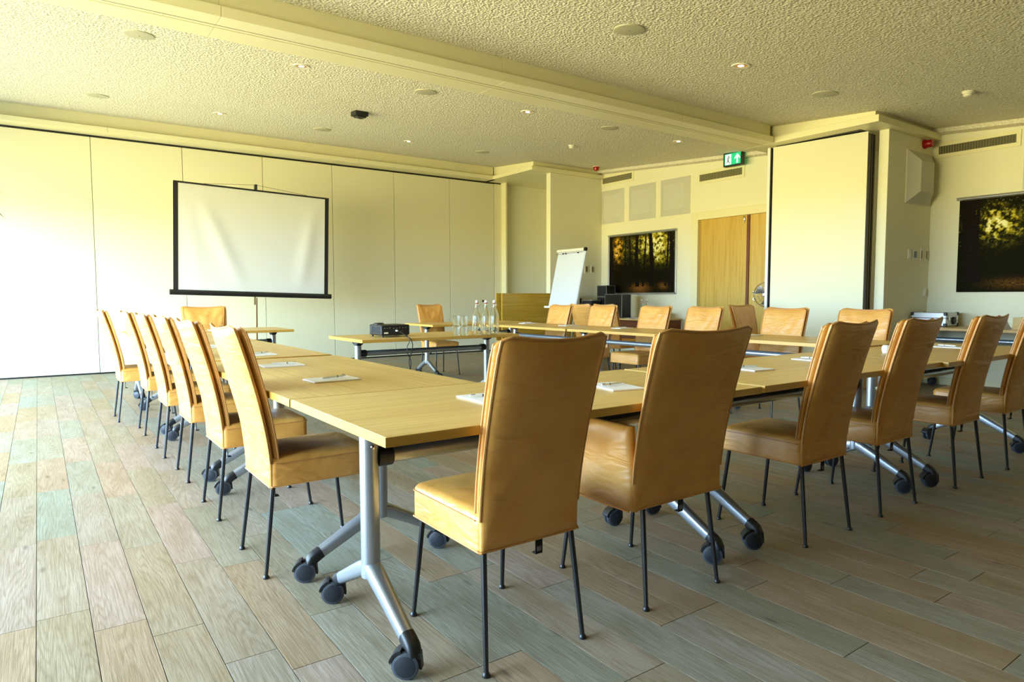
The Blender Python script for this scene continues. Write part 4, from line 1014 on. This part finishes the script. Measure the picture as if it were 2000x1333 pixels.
# ceiling fittings
tiltc = (math.atan(.0695), 0, 0)
def ceil_obj(name, x, y, label, cat, group):
    r = empty(name, (x, y, CZ(y)), 0, label, cat, group); r.rotation_euler = tiltc; return r
spk = None
rowname = {0: 'back', 1: 'middle', 2: 'near'}
def speaker(x, y, label):
    global spk
    if spk is None:
        spk = ceil_obj('ceiling_speaker', x, y, label, 'speaker', 'round ceiling speakers')
        MB().lathe([(0, -.012), (.10, -.011), (.118, -.008), (.122, .002), (.122, .01)], 28).build('cover', 'disc', spk)
        MB().lathe([(0, -.0145), (.006, -.0145), (.006, -.011)], 8).build('screw', 'grey_metal', spk)
        o = spk
    else: o = copy_tree(spk); o.location = (x, y, CZ(y)); tag(o, label)
speaker(.70, 9.66, 'round ceiling speaker above the left end of the back wall')
speaker(3.51, 9.70, 'round ceiling speaker above the projection screen')
speaker(6.25, 9.61, 'round ceiling speaker beside the far niche soffit')
speaker(.80, 6.60, 'round ceiling speaker at upper left beyond the beam')
speaker(3.56, 6.60, 'round ceiling speaker beyond the beam above the black sensor')
speaker(6.30, 6.57, 'round ceiling speaker just beyond the right half of the beam')
speaker(3.78, 3.735, 'round ceiling speaker nearest the camera')
speaker(6.58, 3.745, 'round ceiling speaker near the parked partition soffit')
dlp = None
def downlight(x, y, label):
    global dlp
    if dlp is None:
        dlp = ceil_obj('downlight', x, y, label, 'downlight', 'recessed ceiling downlights')
        MB().lathe([(.052, .004), (.054, -.006), (.078, -.008), (.082, -.002), (.082, .008)], 24).build('trim_ring', 'white_plastic', dlp)
        MB().lathe([(.053, -.005), (.04, -.002), (.029, -.003)], 24).build('reflector', 'lamp_can', dlp)
        MB().lathe([(0, -.006), (.026, -.0055), (.030, -.002)], 18).build('lamp', 'lamp_on', dlp)
        o = dlp
    else: o = copy_tree(dlp); o.location = (x, y, CZ(y)); tag(o, label)
downlight(2.09, 9.65, 'lit downlight above the left edge of the projection screen')
downlight(4.88, 9.63, 'lit downlight near the back wall, right of the screen')
downlight(2.18, 6.57, 'lit downlight at left just beyond the beam')
downlight(4.94, 6.58, 'lit downlight beyond the middle of the beam')
downlight(7.65, 6.55, 'lit downlight near the exit sign')
downlight(5.17, 3.73, 'lit downlight on the near side of the beam')
r = ceil_obj('ceiling_sensor', 3.44, 8.15, 'black box sensor on the ceiling', 'sensor', None)
MB().box(-.085, .085, -.085, .085, -.055, .004, .004).build('body', 'black_plastic', r); MB().box(-.06, .06, -.075, .05, -.075, -.054, .004).build('mount_plate', 'black_rod', r)
MB().lathe([(0, -.084), (.02, -.082), (.03, -.074)], 16).build('lens', 'wheel', r)
for (x, y, lab) in ((6.84, 7.97, 'smoke detector on the ceiling near the far door wall'), (7.44, 2.78, 'smoke detector on the ceiling at upper right')):
    r = ceil_obj('smoke_detector', x, y, lab, 'smoke detector', 'white smoke detectors')
    MB().lathe([(.052, .008), (.055, -.012), (.050, -.016)], 22).build('base', 'white_plastic', r)
    MB().lathe([(0, -.052), (.03, -.050), (.042, -.040), (.042, -.034), (.036, -.034), (.036, -.027), (.046, -.026), (.046, -.015)], 22).build('sensor_head', 'white_plastic', r)

# plant at the left edge
pt = empty('potted_plant', (-.86, 4.0, 0), 0, 'tall leafy plant whose leaf tips enter at the left photo edge', 'plant')
MB().lathe([(0, 0), (.15, 0), (.19, .38), (.175, .38), (.165, .33), (0, .33)], 24).build('pot', 'pot', pt)
MB().lathe([(.0, .345), (.168, .34)], 20).build('soil', 'soil', pt)
MB().tube([(0, 0, .33), (.02, .01, .9), (-.01, -.01, 1.55)], [.022, .018, .014], 10).build('trunk', 'stem', pt)
rl = random.Random(11)
def leaf(az, ln, rise, droop, wd_, z0=1.5, vert=False):
    m = MB(); n = 9; v = []
    for i in range(n+1):
        t = i/n; rr = ln*t; zz = z0+rise*t-droop*t*t; ww = wd_*(math.sin(PI*min(1, t*.92+.06)))**.8*(1 if i < n else 0)
        c, s = math.cos(az), math.sin(az)
        for k in (-1, 0, 1): v.append((rr*c, rr*s, zz+ww*k) if vert else (rr*c-s*ww*k, rr*s+c*ww*k, zz-(.25*ww if k else 0)))
    f = [(i*3+k, i*3+k+1, (i+1)*3+k+1, (i+1)*3+k) for i in range(n) for k in (0, 1)]
    m.add(v, f, True); m.add([(p[0], p[1]+(.0015 if vert else 0), p[2]-(0 if vert else .0015)) for p in v], [q[::-1] for q in f], True)
    m.build('leaf', 'leaf', pt)
for i in range(12): leaf(2*PI*i/12+.5+rl.uniform(-.2, .2)+(.35 if i == 11 else 0), rl.uniform(.45, .6), rl.uniform(.15, .5), rl.uniform(.1, .45), .035)
leaf(.0, .777, .82, .74, .0035, vert=True); leaf(.0, .753, .958, .90, .0035, vert=True); leaf(.0, .752, .98, 1.0, .028, vert=True)
